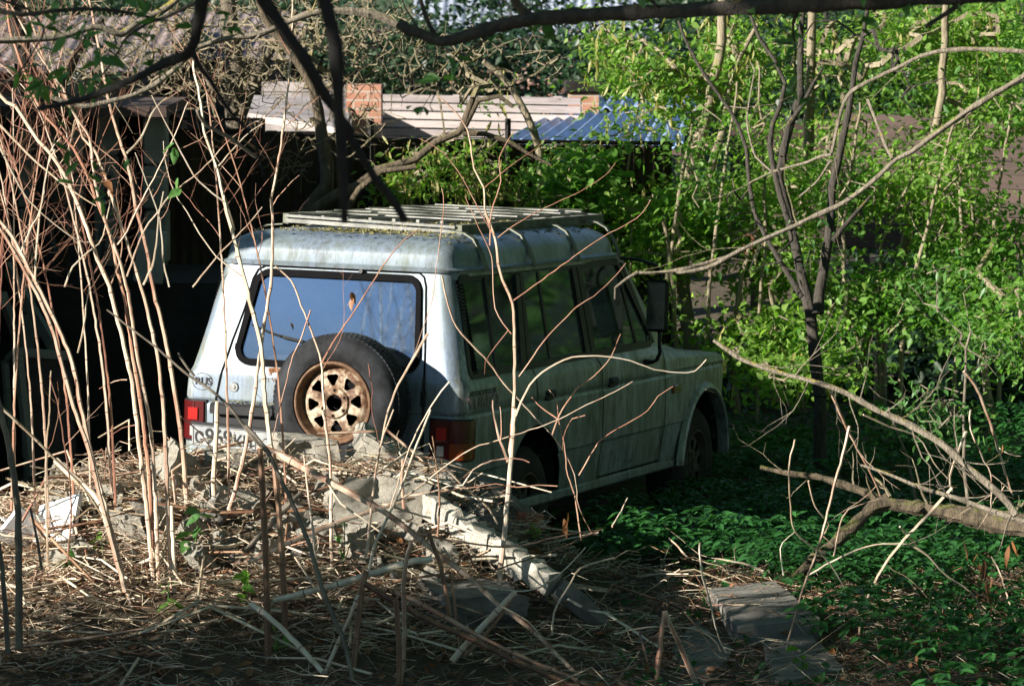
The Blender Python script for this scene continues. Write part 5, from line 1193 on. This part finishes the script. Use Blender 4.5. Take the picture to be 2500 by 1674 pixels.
def corr(name,quad,pitch,amp,mat,label,cat,parent=None,th=.012):
    # quad: a b (front left, right), c d (back right, left); ribs run front to back
    a,b,c,d=[Vector(q) for q in quad]; L=(b-a).length; n=int(L/pitch*8); nrm=((b-a).cross(d-a)).normalized(); vs=[]
    for i in range(n+1):
        t=i/n; h=amp*math.sin(t*L/pitch*2*math.pi); 
        for s in (0,1): p=(a+(b-a)*t)*(1-s)+(d+(c-d)*t)*s; vs.append(p+nrm*h)
    k=len(vs); vs+=[v-nrm*th for v in vs]; fs=[(2*i,2*i+2,2*i+3,2*i+1) for i in range(n)]; fs+= [tuple(k+j for j in f[::-1]) for f in fs]; fs+= [(2*i,k+2*i,k+2*i+2,2*i+2) for i in range(n)]+[(2*i+1,2*i+3,k+2*i+3,k+2*i+1) for i in range(n)]
    m=MB(); m.add(vs,fs); o=m.build(name,mat,parent,True,60)
    if label: tag(o,label,cat)
    return o
# corrugated fence behind the car
def fence():
    e=empty('metal_fence',(0,26.5,0)); tag(e,'dark brown corrugated metal fence standing in shade behind the car','fence')
    e.location=(0,0,0)
    for x0,x1,t0,t1,Y0,Y1 in ((408,640,322,325,25.8,26.2),(643,905,330,335,26.2,26.6),(908,1240,345,350,26.6,27.2),(1243,1640,352,356,27.2,27.8)):
        a=at(x0,t0,Y0);b=at(x1,t1,Y1); corr('sheet',[Vector((a.x,a.y,-.4)),Vector((b.x,b.y,-.4)),b,a],.085,.012,M['fence_metal'],None,None,e)
    for x0,x1,y0,y1,Y0,Y1 in ((408,640,318,320,25.75,26.15),(640,905,326,332,26.15,26.55),(905,1640,342,350,26.55,27.75)):
        m=MB(); m.tube([at(x0,y0,Y0),at(x1,y1,Y1)],.018,6); m.build('rail',M['dark_metal'],e)
    for x,Y in ((408,25.75),(640,26.15),(905,26.55),(1240,27.15)): m=MB(); p=at(x,290,Y); m.tube([Vector((p.x,p.y,-.3)),p],.025,6); m.build('post',M['dark_metal'],e)
    m=MB(); m.tube([at(410,290,25.7),at(640,292,26.1)],.012,5); m.build('rail',M['dark_metal'],e)
fence()
# garage of grey blocks on the left, with an unseen wing added to shade it
def garage():
    e=empty('block_garage',(-5,24,0)); tag(e,'dark garage of grey concrete blocks with leaning timbers at the left','garage'); o=Vector(e.location)
    rnd=random.Random(6); z1=at(200,270,25).z
    def blk(name,x0,x1,y0,y1,z0,z1,mat):
        m=MB(); m.box(Vector(((x0+x1)/2,(y0+y1)/2,(z0+z1)/2))-o,(x1-x0,y1-y0,z1-z0)); return m.build(name,mat,e,False)
    # pillars seen: stacked blocks
    for px0,px1 in ((52,90),(150,205),(235,285),(352,408)):
        a=at(px0,500,25).x; b=at(px1,500,25).x; z=-.3; m=MB()
        while z<z1-.1:
            h=rnd.uniform(.30,.40); m.box(Vector(((a+b)/2+rnd.gauss(0,.006),25,z+h/2))-o,(b-a,.22,h-.012),bev=.012); z+=h
        m.build('block_pillar',M['plaster'],e,False)
    blk('back_wall',-9,at(408,500,26).x,26.0,26.15,-.4,z1,M['dark_metal'])
    blk('shade_wing_side',-9.2,-9,19.2,26,-.4,2.95,M['plaster'])
    blk('shade_wing_front',-9,-4.15,19.3,19.5,-.4,2.95,M['plaster']); blk('shade_wing_wall',-4.2,-4.0,19.3,26,-.4,2.95,M['plaster'])  # unseen wing walls, added to keep the sun off the pillars
    m=MB(); m.add([Vector(p)-o for p in ((-9.4,19.0,3.1),(-3.85,19.0,2.96),(-3.85,26.4,2.96),(-9.4,26.4,3.1),(-9.4,19.0,3.2),(-3.85,19.0,3.06),(-3.85,26.4,3.06),(-9.4,26.4,3.2))],[(3,2,1,0),(4,5,6,7),(0,1,5,4),(2,3,7,6),(1,2,6,5),(0,4,7,3)]); m.build('roof',M['dark_metal'],e,False)  # unseen roof of the added wing, cuts off the sun
    a=at(-60,262,24.8); b=at(420,285,24.8); m=MB(); m.box(Vector(((a.x+b.x)/2,25.2,b.z+.05))-o,(b.x-a.x,1.6,.07)); m.build('lean_roof',M['plank_red'],e,False)
    return e
garage()
def lean(s,Y0,Y1,w,mat,label,name='leaning_board',cat='board',grp='boards leaning against the garage'):
    P=px_of(s); a=at(*P[0],Y0); b=at(*P[1],Y1); d=b-a; m=MB(); m.box((a+b)/2,(d.length,w,.03),d.to_track_quat('X','Y').to_matrix()); o=m.build(name,mat,None,False); tag(o,label,cat,grp)
lean("L 480,1400 300,620",23.6,24.7,.16,M['plank_dark'],'wide dark board leaning left against the first block pillar'); lean("L 690,1500 480,760",23.4,24.6,.10,M['plank_dark'],'narrow dark board leaning left of the second pillar')
lean("L 740,1420 560,1120",23.0,24.2,.09,M['plank_dark'],'short dark board low between the pillars'); lean("L 820,1500 930,700",23.5,24.7,.14,M['plank_dark'],'dark board leaning right beside the middle pillar')
lean("L 1240,1500 1130,600",23.6,24.7,.15,M['plank_dark'],'dark board leaning against the pillar next to the metal fence'); lean("L 100,1500 20,700",23.4,24.5,.18,M['plank_dark'],'broad dark board at the far left edge')
lean("M 400,600 60,20",22.6,23.4,.10,M['plank_pale'],'greenish mossy board leaning above the pale door frame'); lean("M 30,250 130,560",22.5,23.0,.10,M['plank_pale'],'short grey board at the far left edge above the door frame')
wallbox('metal_container',110,700,23.6,690,M['dark_metal'],'flat dark rusty metal container behind the stalks, left of the car','container',depth=1.4,zb=-.3)
m=MB(); a=at(335,690,23.5); m.box(a+Vector((.09,-.02,.17)),(.19,.02,.34),Matrix.Rotation(.12,3,'Y'),bev=.006); o=m.build('pale_panel',M['plaster']); tag(o,'pale grey rounded panel standing on the dark container','panel')
def doorframe():
    e=empty('door_frame',at(60,1150,21.6)); tag(e,'old pale wooden door frame leaning at the far left','door frame'); o=Vector(e.location); pm=M['plank_pale']
    def bm(name,p,q,w):
        a=at(*p)-o;b=at(*q)-o; d=b-a; m=MB(); m.box((a+b)/2,(d.length,w,w*.5),d.to_track_quat('X','Y').to_matrix()); m.build(name,pm,e,False)
    bm('upright',(42,855,21.7),(78,1165,21.5),.075); bm('head_board',(35,858,21.7),(170,868,21.7),.05); bm('back_upright',(12,880,22.3),(30,1170,22.2),.06); bm('top_return',(42,852,21.7),(15,878,22.3),.04)
    m=MB(); a=at(60,870,21.8)-o; b=at(175,875,21.8)-o; c=at(190,1160,21.6)-o; d=at(85,1165,21.6)-o; m.add([a,b,c,d],[(0,1,2,3)]); m.build('door_board',M['plank_dark'],e,False)
doorframe()
# plank fence, brick pier and roofs beyond the metal fence
planks_wall('plank_fence',935,1420,33.6,233,420,9,M['plank'],'weathered pale grey plank fence lit by the sun behind the metal fence','fence',Y1=32.8,posts=4,gap=.014)
planks_wall('plank_wall',640,845,36,200,420,9,M['roof_white'],'pale board wall left of the brick pier','wall',posts=2,seed=3)
def roofslab(name,quad,mat,label,cat='roof',th=.06):
    q=[Vector(p) for p in quad]; n=(q[1]-q[0]).cross(q[3]-q[0]).normalized()*th; m=MB(); m.add(q+[p-n for p in q],[(0,1,2,3),(7,6,5,4),(0,4,5,1),(1,5,6,2),(2,6,7,3),(3,7,4,0)]); o=m.build(name,mat,None,False); tag(o,label,cat); return o
roofslab('shed_roof',[at(560,268,31),at(858,318,30.2),at(858,240,33.5),at(600,232,34)],M['roof_white'],'bright pale slate roof of a low shed left of the brick pier')
planks_wall('shed_wall',600,850,31.2,320,420,8,M['plank_dark'],'dark shed wall below the bright slate roof','shed wall',posts=2)
roofslab('low_roof',[at(640,350,29.5),at(850,352,29.5),at(850,335,30.5),at(640,330,30.5)],M['roof_white'],'narrow pale roof strip just above the metal fence')
wallbox('brick_pier',845,930,32,208,M['brickwall'],'square orange brick pier sunlit left of the plank fence','brick pier',depth=.35)
# low shed with blue corrugated roof
def blueshed():
    fl=at(1225,346,30.5); frr=at(1668,352,29.6); br=at(1690,258,33.0); bl=at(1345,282,33.6)
    e=empty('blue_roofed_shed',(fl.x,fl.y,0)); tag(e,'low dark shed with a blue corrugated roof behind the green branches','shed'); o=Vector(e.location)
    corr('roof',[p-o for p in (fl,frr,br,bl)],.15,.028,M['roof_blue'],None,None,e)
    m=MB(); a=fl+Vector((.15,.25,-.12)); b=frr+Vector((-.15,.25,-.12)); m.add([Vector((a.x,a.y,-.3))-o,Vector((b.x,b.y,-.3))-o,b-o,a-o],[(0,1,2,3)]); c=br+Vector((-.15,-.1,-.1)); m.add([Vector((b.x,b.y,-.3))-o,Vector((c.x,c.y,-.3))-o,c-o,b-o],[(0,1,2,3)]); m.build('wall',M['plank_dark'],e,False)
    m=MB(); m.tube([fl+Vector((0,.05,-.06))-o,frr+Vector((0,.05,-.06))-o],.04,4); m.build('eaves_beam',M['plank_red'],e,False)
blueshed()
corr('far_blue_roof',[at(1395,268,38),at(1700,262,37),at(1700,236,41),at(1420,240,42)],.2,.03,M['roof_blue'],'second blue corrugated roof just behind the first','roof')
wallbox('far_shed_wall',1400,1700,41.5,244,M['plank_dark'],'dark wall under the second blue roof','shed wall',depth=.1)
def chimney(px0,px1,Y,pyt,label):
    a=at(px0,pyt,Y);b=at(px1,pyt,Y); w=b.x-a.x; e=empty('brick_chimney',(a.x,Y,0)); tag(e,label,'chimney')
    m=MB(); m.box((w/2,w/2,a.z/2),(w,w,a.z)); m.build('shaft',M['brickwall'],e,False); m=MB(); m.box((w/2,w/2,a.z+.06),(w*1.3,w*1.3,.12),bev=.02); m.build('cap',M['dark_metal'],e,False)
chimney(1388,1462,35,228,'square red brick chimney above the blue roof')
def house(px0,px1,Y,py_e,py_r,wall,roof,label,D=8,name='house',ang=0):
    a=at(px0,py_e,Y);b=at(px1,py_e,Y); zr=at(px0,py_r,Y+D*.5).z; w=b.x-a.x; e=empty(name,(a.x,Y,0)); tag(e,label,'house'); h=a.z
    m=MB(); m.box((w/2,D/2,h/2-1),(w,D,h+2)); m.add([(0,0,h),(w,0,h),(0,D,h),(w,D,h),(0,D/2,zr-.05),(w,D/2,zr-.05)],[(0,2,4),(1,5,3)]); m.build('wall',wall,e,False)
    corr('roof',[(-.4,-.5,h-.1),(w+.4,-.5,h-.1),(w+.4,D/2,zr),(-.4,D/2,zr)],.16,.012,roof,None,None,e); corr('roof',[(w+.4,D+.5,h-.1),(-.4,D+.5,h-.1),(-.4,D/2,zr),(w+.4,D/2,zr)],.16,.012,roof,None,None,e)
    for k in range(max(1,int(w/3))):
        x=(k+.5)*w/max(1,int(w/3)); m=MB(); m.box((x,-.03,h*.62),(.9,.06,1.1)); f=m.build('window',M['plank_pale'],e,False); m=MB(); m.box((x,-.065,h*.62),(.76,.02,.96)); m.build('pane',M['glass'],f,False)
house(1060,1560,62,75,-60,M['brickwall'],M['roof_grey'],'far house with a pale blue-grey roof at the top centre',10)
house(1330,1560,52,215,150,M['brickwall'],M['brickwall'],'small far red brick outbuilding behind the chimney',5,'outbuilding')
house(-80,330,44,150,40,M['plank_red'],M['roof_pink'],'far shed with a pale pinkish roof at the top left',7,'far_shed')
house(420,640,47,120,30,M['plank_red'],M['roof_pink'],'second far pale roof between twigs at the top left',7,'far_shed')
planks_wall('brown_fence',2030,2600,34,285,620,10,M['plank_red'],'brown horizontal plank fence glimpsed through the leaves at the right','fence',Y1=32,posts=4,seed=5)
planks_wall('brown_shed',1780,2040,36,300,600,8,M['plank_red'],'brown plank shed wall between the trunks right of centre','shed wall',posts=2,seed=6)
wallbox('red_board',1815,1850,30,560,M['brick'],'small reddish board glimpsed through the leaves','board',depth=.03,zb=at(1815,640,30).z)
# ================================================================= TREES
def colonize(trunks,att,rnd,r_tw=.006,r_root=.014,grav=0.0):
    # connect each attractor to the nearest node ; returns list of (p,q,r0,r1)
    nodes=[n for t in trunks for n in t]; N=np.array([tuple(n) for n in nodes]); segs=[]
    A=sorted(att,key=lambda a:np.min(((N-np.array(a))**2).sum(1)))
    pts=list(N); 
    arr=np.zeros((len(pts)+len(A)*4,3)); arr[:len(pts)]=N; cnt=len(pts); ln=[0]*cnt; par=[-1]*cnt; base=cnt
    for a in A:
        a=np.array(a); d=((arr[:cnt]-a)**2).sum(1); i=int(d.argmin()); p=arr[i].copy(); L=math.sqrt(d[i]); n=3 if L>.25 else 1
        prev=i
        for k in range(1,n+1):
            t=k/n; q=p+(a-p)*t+(np.array([rnd.gauss(0,.06),rnd.gauss(0,.06),rnd.gauss(0,.06)+.06*math.sin(math.pi*t)])*L if k<n else 0)
            arr[cnt]=q; par.append(prev); ln.append(0); prev=cnt; cnt+=1
    load=[1]*cnt
    for i in range(cnt-1,base-1,-1):
        if par[i]>=0: load[par[i]]+=load[i]
    V=[];Fc=[]
    m=MB()
    for i in range(base,cnt):
        j=par[i]; r1=r_tw*load[i]**.42; r0=r_tw*(load[i]+1)**.42
        m.tube([Vector(arr[j]),Vector(arr[i])],[min(r0,r_root*2),min(r1,r_root*2)],4,0,caps=False)
    return m,arr[base:cnt]
# gaps the photograph shows in the crowns (pixel boxes and how bare they are)
OPEN=[(930,225,1400,352,.88),(1240,225,1500,352,.84),(1500,225,1700,352,.45),(900,40,1350,230,.35),(1060,0,1560,80,.7),(1350,120,1520,300,.5),(880,330,1250,520,.25)]
def tree(name,label,trunks,blobs,bark,leaf,seed,per=22,lsz=.09,catk=0,cl=.13,r_tw=.004,cat='tree',grp=None,tmpl=LV,droop=.35,bark_tw=None,face=None,extra=0,a_open=True,clump=True):
    rnd=random.Random(seed); rs=np.random.RandomState(seed); TR=[]; m=MB(); base=None
    for s,Y,w0,w1 in trunks:
        P=px_of(s) if isinstance(s,str) else s; C=crom([at(x,y,Y+.25*i*((seed%3)-1)*.3) for i,(x,y) in enumerate(P)],.12)
        if base is None: base=C[0].copy()
        for i in range(1,len(C)-1): C[i]+=Vector((rnd.gauss(0,.006),rnd.gauss(0,.01),0))
        r0=w0*.5/F*Y; r1=w1*.5/F*Y; N=len(C); m.tube(C,[(r0+(r1-r0)*i/(N-1))*(1+rnd.gauss(0,.04)) for i in range(N)],9); TR.append(C)
    g=float(gz(base.x,base.y)); e=empty(name,(base.x,base.y,g)); tag(e,label,cat,grp); off=Vector(e.location)
    if base.z>g: m.tube([Vector((base.x,base.y,g-.1)),base],[trunks[0][2]*.55/F*trunks[0][1],trunks[0][2]*.5/F*trunks[0][1]],9)
    m.v=[tuple(Vector(v)-off) for v in m.v]; m.build('trunk',bark,e,True,50)
    att=[]
    for (px,py,rx,ry,Y,dY,n) in blobs:
        c=at(px,py,Y); sx=rx/F*Y; sz=ry/F*Y
        for _ in range(n):
            v=rs.randn(3); v/=np.linalg.norm(v); v*=rs.rand()**.4
            if clump and (math.sin(2.3*(c.x+v[0]*sx)+1.7*(c.z+v[2]*sz)+px)+math.sin(3.1*(c.z+v[2]*sz)-2.1*(c.y+v[1]*dY)+1.3*(c.x+v[0]*sx)))<-.45: continue
            if clump and Y<42 and math.sin(6.1*(c.x+v[0]*sx)+2.2*(c.y+v[1]*dY)+py)+math.sin(6.7*(c.z+v[2]*sz)-1.9*(c.x+v[0]*sx))<-.5: continue
            att.append((c.x+v[0]*sx,c.y+v[1]*dY,max(c.z+v[2]*sz,g+.15)))
    def vis(a):
        d=Vector(a)-Vector((0,0,H)); f_=d.y*math.cos(PITCH)-d.z*math.sin(PITCH); px=1250+F*d.x/f_; py=837-F*(d.z*math.cos(PITCH)+d.y*math.sin(PITCH))/f_
        for x0,y0,x1,y1,k in OPEN:
            if x0<px<x1 and y0<py<y1 and rnd.random()<k: return False
        return True
    if a_open: att=[a for a in att if vis(a)]
    att=[a for a in att if not ((inv_car@Vector(a)).x>-.3 and (inv_car@Vector(a)).x<4.9 and abs((inv_car@Vector(a)).y)<1.0)]
    mb,tips=colonize(TR,att,rnd,r_tw); mb.v=[tuple(Vector(v)-off) for v in mb.v]; mb.build('branches',bark_tw or bark,e,True,60)
    if leaf is not None and per:
        A=np.array(att); tl=np.repeat(rs.randn(len(A),2)*.35,per,0); Q=rs.randn(len(A)*per,3)*(cl*1.15,cl*1.15,cl*.22); Q[:,2]+=Q[:,0]*tl[:,0]+Q[:,1]*tl[:,1]-.12*np.abs(Q[:,0]); C=np.repeat(A,per,0)+Q-np.array(off)
        nn=rs.rand(len(C))<.9; leafobj('crown',C[nn],lsz,rs,leaf,e,tmpl,droop,face)
    if catk:
        A=np.array(att)[rs.randint(0,len(att),catk)]+rs.randn(catk,3)*cl*.8-np.array(off); V,Fc=leaves(A,.11,rs,LLONG*np.array([.9,1,1]),1.45,None,.9); npmesh('catkins',V,Fc,M['catkin'],parent=e)
    return e
inv_car=RM.inverted()
LM,LD,LMid=M['leaf_maple'],M['leaf_dark'],M['leaf_mid']
PB=M['bark_pale']
tree('maple_sapling','leafy maple sapling with hanging catkins in front of the metal fence, behind the roof rack',[("s 1345,580 1330,520 1325,440 1315,360 1285,280 1250,210 1180,150",27,26,14)],[(1060,440,150,75,26.2,.4,60),(960,470,60,50,26.0,.3,14),(1250,470,90,70,26.3,.4,26),(1120,370,130,40,26.3,.4,22),(1380,300,130,90,27,.5,50),(1230,250,110,60,27,.5,22)],PB,LM,1,per=18,lsz=.055,catk=300,cl=.10)
tree('maple_tree','maple with pale trunk and hanging catkins above the blue roof',[("s 1690,900 1670,700 1672,500 1720,300 1755,150 1765,-40",27.2,40,22),("s 1700,620 1735,420 1760,330 1790,180 1850,60",27.3,28,10)],[(1520,180,190,110,28,.8,150),(1640,320,130,110,28,.8,80),(1760,130,170,120,28,.8,130),(1450,330,120,70,27.6,.5,36),(1600,470,160,90,27.8,.6,90),(1850,350,130,140,28.5,.6,70),(1500,80,120,60,28.5,.6,50)],PB,LM,2,per=26,lsz=.060,catk=600,cl=.13)
tree('elm_bush','bush of broader darker leaves behind the front of the roof rack',[("s 1450,700 1440,560 1430,450",26.6,14,8)],[(1430,430,100,90,26.6,.3,60),(1390,500,70,60,26.5,.3,22),(1500,520,80,60,26.6,.3,26)],PB,LMid,3,per=20,lsz=.080,cl=.12)
tree('maple_tree','bright maple thicket in the upper right with two pale trunks',[("s 2150,900 2160,760 2210,600 2240,450 2290,300 2305,100 2320,-80",28.2,32,16),("s 1980,820 1960,600 1975,300 1985,-30",28.8,34,20)],[(2200,160,220,140,29.5,.9,190),(2020,260,130,150,30,.7,80),(2380,320,150,180,29,.8,150),(2100,400,130,90,29.5,.7,50),(2350,90,160,100,29.5,.8,90),(1960,90,130,90,30,.8,70),(2160,450,190,110,28,.6,110),(2350,480,110,80,27.6,.5,50)],PB,LM,4,per=26,lsz=.060,catk=350,cl=.14)
tree('maple_tree','low bright maple growth at the right edge below the brown fence',[("s 2420,1000 2400,850 2440,700 2480,560",27,22,12),("s 2080,960 2110,860 2150,760 2230,700",27,16,9)],[(2350,650,170,100,27,.7,130),(2150,720,150,90,27,.7,95),(2450,500,90,100,27,.6,60),(2300,820,170,80,26.6,.6,80),(2020,820,120,70,26.6,.5,50)],PB,LMid,5,per=26,lsz=.060,cl=.14)
tree('leafy_thicket','sunlit thicket beyond the bonnet and mirror',[("s 1640,1000 1650,850 1640,650 1620,540",26.5,18,9),("s 1800,1010 1790,880 1800,760 1830,600",26.8,20,10),("s 1890,980 1900,820 1880,700",26.8,22,10)],[(1600,650,90,130,26.8,.5,80),(1720,680,110,110,26.8,.5,90),(1850,640,120,90,27,.6,80),(1780,840,120,80,26.4,.5,60),(1930,820,110,80,26.5,.5,60),(1960,930,160,60,25.2,.5,60),(1680,560,110,70,27.2,.5,70),(1600,480,120,80,26.9,.5,70),(1880,480,120,120,27.4,.6,90),(1960,640,110,120,27,.5,80),(1550,760,60,60,26.2,.4,30)],PB,LM,6,per=26,lsz=.060,cl=.13,catk=80)
tree('leafy_thicket','green thicket filling the right edge at half height',[("s 2520,1000 2500,820 2480,700",25.5,22,12)],[(2480,780,110,120,25.5,.5,80),(2400,560,120,110,28,.6,80),(2250,560,140,60,28.5,.5,50)],PB,LMid,7,per=26,lsz=.060,cl=.13)
for k,(x0,y0,x1,y1,x2,y2,w) in enumerate(((1600,900,1640,600,1690,300,14),(1720,860,1750,560,1800,200,12),(1850,820,1870,520,1850,150,10),(2080,900,2060,600,2100,250,12),(2200,860,2240,640,2330,300,13),(2330,950,2350,700,2340,350,14),(2440,900,2420,640,2470,250,12),(1960,880,1930,600,1900,350,9),(2150,600,2250,400,2420,230,8),(1500,640,1520,480,1560,250,9))):
    Yk=26.3+.13*k; tree('sapling',['thin pale sapling stem just beyond the mirror','second thin pale sapling right of the mirror','slender pale sapling left of the dark willow','pale sapling right of the dark willow trunk','pale leaning sapling below the brown fence','pale sapling in the low growth at the right','pale sapling near the right edge','thin sapling hidden behind the dark willow','thin leaning pole before the brown fence','thin sapling behind the front of the rack'][k],[("s %d,%d %d,%d %d,%d"%(x0,y0,x1,y1,x2,y2),Yk,w,w*.45)],[((x1+x2)/2,(y1+y2)/2,90,150,Yk,.4,26),(x2,y2,80,80,Yk,.4,16)],PB,LM if k%3 else LMid,200+k,per=20,lsz=.058,cl=.12)
# dark many-stemmed willow right of the car
W5='5'
tree('dark_willow','dark-barked many-stemmed willow with few leaves right of the car',[("5 790,1900 760,1700 740,1500 700,1300 650,1100 600,850 620,700 690,450 700,250 710,-60",23.4,32,12),("5 780,1500 800,1300 830,1150 845,900 900,650 960,300 1050,-40",23.4,28,9),("5 650,1100 600,950 560,800 540,700 560,600 620,400 500,180 420,-20",23.3,16,7),("5 700,1420 620,1280 540,1150 470,1020 455,900 450,800 400,600 200,300 110,100",23.1,13,7),("5 850,1150 920,1050 1030,940",23.2,14,8),("5 610,750 640,600 700,500 800,330",23.5,18,6)],
  [(1850,180,190,160,23.4,.5,90),(2050,160,160,150,23.4,.5,80),(2000,420,190,150,23.4,.5,90),(1800,450,90,150,23.3,.4,30),(2230,260,130,120,23.4,.5,40),(1900,620,130,80,23.3,.4,26)],M['bark_dark'],M['leaf_herb'],8,per=2,lsz=.06,cl=.09,r_tw=.0035,tmpl=LLONG*np.array([1.5,1,1]))
tree('willow_shrub','fine willow shrub with narrow leaves behind the sunlit bough at the right',[("8 1600,1100 1560,900 1530,500 1540,200 1560,20",21.5,12,6),("8 1350,900 1310,700 1280,560 1200,350",21.5,9,5)],[(2360,880,130,90,21.5,.4,60),(2250,1010,140,80,21.4,.4,40),(2120,900,120,90,21.5,.4,36),(2330,700,120,80,21.6,.4,40)],M['bark_grey'],M['leaf_herb'],9,per=9,lsz=.06,cl=.09,r_tw=.0022,tmpl=LLONG*np.array([1.4,1,1]))
# mossy bare tree left of centre
tree('mossy_tree','old mossy bare tree behind the rack with crooked limbs',[("3 1640,1280 1680,1150 1790,1020 1785,900 1770,800 1740,600 1700,450 1600,300 1450,100 1400,-50",25.2,40,16),("3 1690,1170 1850,1060 4 200,1180 330,1080 560,1010 700,900 830,845 870,800 960,640 1090,610 1180,680",25.1,30,10),("4 120,1330 200,1200 350,1090 560,1060",25.0,18,12),("4 855,830 880,740 920,630",25.1,20,14),("4 860,845 1000,850 1150,900 1280,980 1420,1050",25.2,16,6)],
  [(1000,180,260,160,25.8,.8,950),(800,80,280,130,26,.8,950),(1150,280,160,110,25.6,.6,230),(900,330,160,70,25.4,.5,170),(720,300,110,120,25.4,.5,100),(1250,130,150,110,26,.6,120)],M['bark_moss'],None,10,per=0,clump=False,r_tw=.0019,bark_tw=M['twig'])
tree('bare_tree','grey bare tree with a dark straight trunk left of the mossy one',[("3 1300,1400 1290,900 1280,600 1290,400 1260,150 1240,-60",26.5,62,40),("3 1290,700 1380,450 1500,250 1620,60",26.6,34,14),("3 1290,620 1180,500 1080,330 1000,100",26.4,26,10)],
  [(560,130,220,150,26.5,.8,950),(380,150,200,150,26.5,.8,700),(700,420,90,60,25.9,.3,50),(480,330,160,80,26,.5,90)],M['bark_lichen'],None,11,per=0,clump=False,r_tw=.0019,bark_tw=M['twig'])
tree('bare_tree','dark bare trunk at the far left in front of the garage',[("3 330,1500 300,1000 200,600 120,300 60,60 20,-60",24.4,70,44),("3 250,700 330,500 420,300 560,100",24.5,30,12)],[(150,130,240,150,24.6,.7,700),(60,330,130,100,24.5,.5,120)],M['bark_dark'],None,12,per=0,clump=False,r_tw=.0019,bark_tw=M['twig'])
# far trees
rnd=random.Random(21)
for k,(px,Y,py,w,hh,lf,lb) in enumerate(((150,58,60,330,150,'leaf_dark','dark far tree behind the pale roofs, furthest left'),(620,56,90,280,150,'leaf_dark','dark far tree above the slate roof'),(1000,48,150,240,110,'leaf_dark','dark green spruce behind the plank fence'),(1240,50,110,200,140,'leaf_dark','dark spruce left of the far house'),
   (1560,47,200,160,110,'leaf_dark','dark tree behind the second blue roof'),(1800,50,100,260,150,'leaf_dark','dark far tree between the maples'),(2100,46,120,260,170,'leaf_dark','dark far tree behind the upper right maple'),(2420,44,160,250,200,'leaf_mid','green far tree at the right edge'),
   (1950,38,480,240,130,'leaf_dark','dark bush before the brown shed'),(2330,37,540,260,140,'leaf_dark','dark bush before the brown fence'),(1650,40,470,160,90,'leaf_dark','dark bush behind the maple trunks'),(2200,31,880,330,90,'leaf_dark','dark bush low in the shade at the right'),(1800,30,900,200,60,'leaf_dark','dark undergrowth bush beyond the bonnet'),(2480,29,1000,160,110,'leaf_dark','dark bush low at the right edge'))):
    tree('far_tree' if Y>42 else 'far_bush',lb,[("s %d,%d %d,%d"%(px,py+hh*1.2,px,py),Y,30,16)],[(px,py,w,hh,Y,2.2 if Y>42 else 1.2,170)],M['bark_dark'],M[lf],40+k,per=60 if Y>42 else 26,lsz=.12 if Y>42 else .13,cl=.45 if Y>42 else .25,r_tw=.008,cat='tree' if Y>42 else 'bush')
for k in range(12):
    px=-500+k*320; Y=rnd.uniform(75,100); tree('far_tree','dim far tree on the hillside beyond the roofs',[("s %d,200 %d,0"%(px,px),Y,60,30)],[(px,20,300,170,Y,4,120)],M['bark_dark'],LD if k%2 else LMid,70+k,per=40,lsz=.3,cl=1.0,r_tw=.02,grp='trees on the far hillside')
# ================================================================= UNSEEN TREES AND BUSHES ADDED LEFT, RIGHT AND OVERHEAD TO BLOCK SUN AND SKY LIGHT
def offtree(name,label,x,y,h,rx,ry,rz,n,leaf,seed,lsz=.12,cl=.25,per=18,zc=None,ox=0,oy=0):
    rs=np.random.RandomState(seed); rnd=random.Random(seed); g=float(gz(x,y)); e=empty(name,(x,y,g)); tag(e,label,'tree' if h>3 else 'bush')
    C=crom([Vector((0,0,-.1)),Vector((rnd.gauss(0,.1),rnd.gauss(0,.1),h*.4)),Vector((rnd.gauss(0,.2)+ox*.6,rnd.gauss(0,.2)+oy*.6,h*.85))],.2); m=MB(); m.tube(C,[.05*h*.5*(1-.7*i/len(C)) for i in range(len(C))],8); m.build('trunk',M['bark_dark'],e)
    zc=h-rz if zc is None else zc; att=[]
    for _ in range(n):
        v=rs.randn(3); v/=np.linalg.norm(v); v*=rs.rand()**.4; att.append((ox+v[0]*rx,oy+v[1]*ry,max(.1,zc+v[2]*rz)))
    mb,_t=colonize([C],att,rnd,.005); mb.build('branches',M['bark_dark'],e); A=np.array(att); K=np.repeat(A,per,0)+rs.randn(len(A)*per,3)*cl; leafobj('crown',K,lsz,rs,leaf,e)
offtree('added_shade_bush','tall unseen bush added left of the view to shade the foreground',-5.2,12.7,3.75,1.0,1.6,1.9,340,LMid,101,.13,.22,26)  # this bush and the next are added shadow casters
offtree('added_shade_bush','lower unseen bush added left of the view to shade the front of the mound',-5.1,14.3,3.0,.9,.9,1.5,260,LMid,102,.12,.18,26)
offtree('added_shade_tree','broad unseen tree added left of the camera to shade the near branches',-5.5,7.0,7.5,1.6,3.6,2.9,500,LMid,103,.17,.35,26)  # added out of view to keep sun off the near branches

offtree('added_tall_tree','tall unseen tree added right of the car to darken its side',7.0,20.5,9,3.0,3.5,4.2,420,LMid,104,.26,.5,22)  # three unseen trees added to darken the car side and undergrowth
offtree('added_tall_tree','tall unseen tree added beyond the right of the bonnet to block sky light',7.5,27.5,9.5,3.0,3.5,4.4,420,LMid,105,.26,.5,22)
offtree('added_tall_tree','tall unseen tree added right of the fallen log to block sky light',5.6,14.0,8.5,2.6,3.2,3.9,400,LMid,106,.26,.5,22)

offtree('added_canopy_tree','large unseen tree added so its crown blocks sky light over the mound',4.6,9.0,9.5,4.6,5.5,1.3,620,LMid,107,.30,.5,22,ox=-3.6,oy=5.5)  # two unseen crowns added overhead to dim the sky light
offtree('added_canopy_tree','large unseen tree added so its crown blocks sky light over the car',6.6,16.5,10.2,4.8,5.0,1.3,620,LMid,108,.30,.5,22,ox=-5.0,oy=6.0)
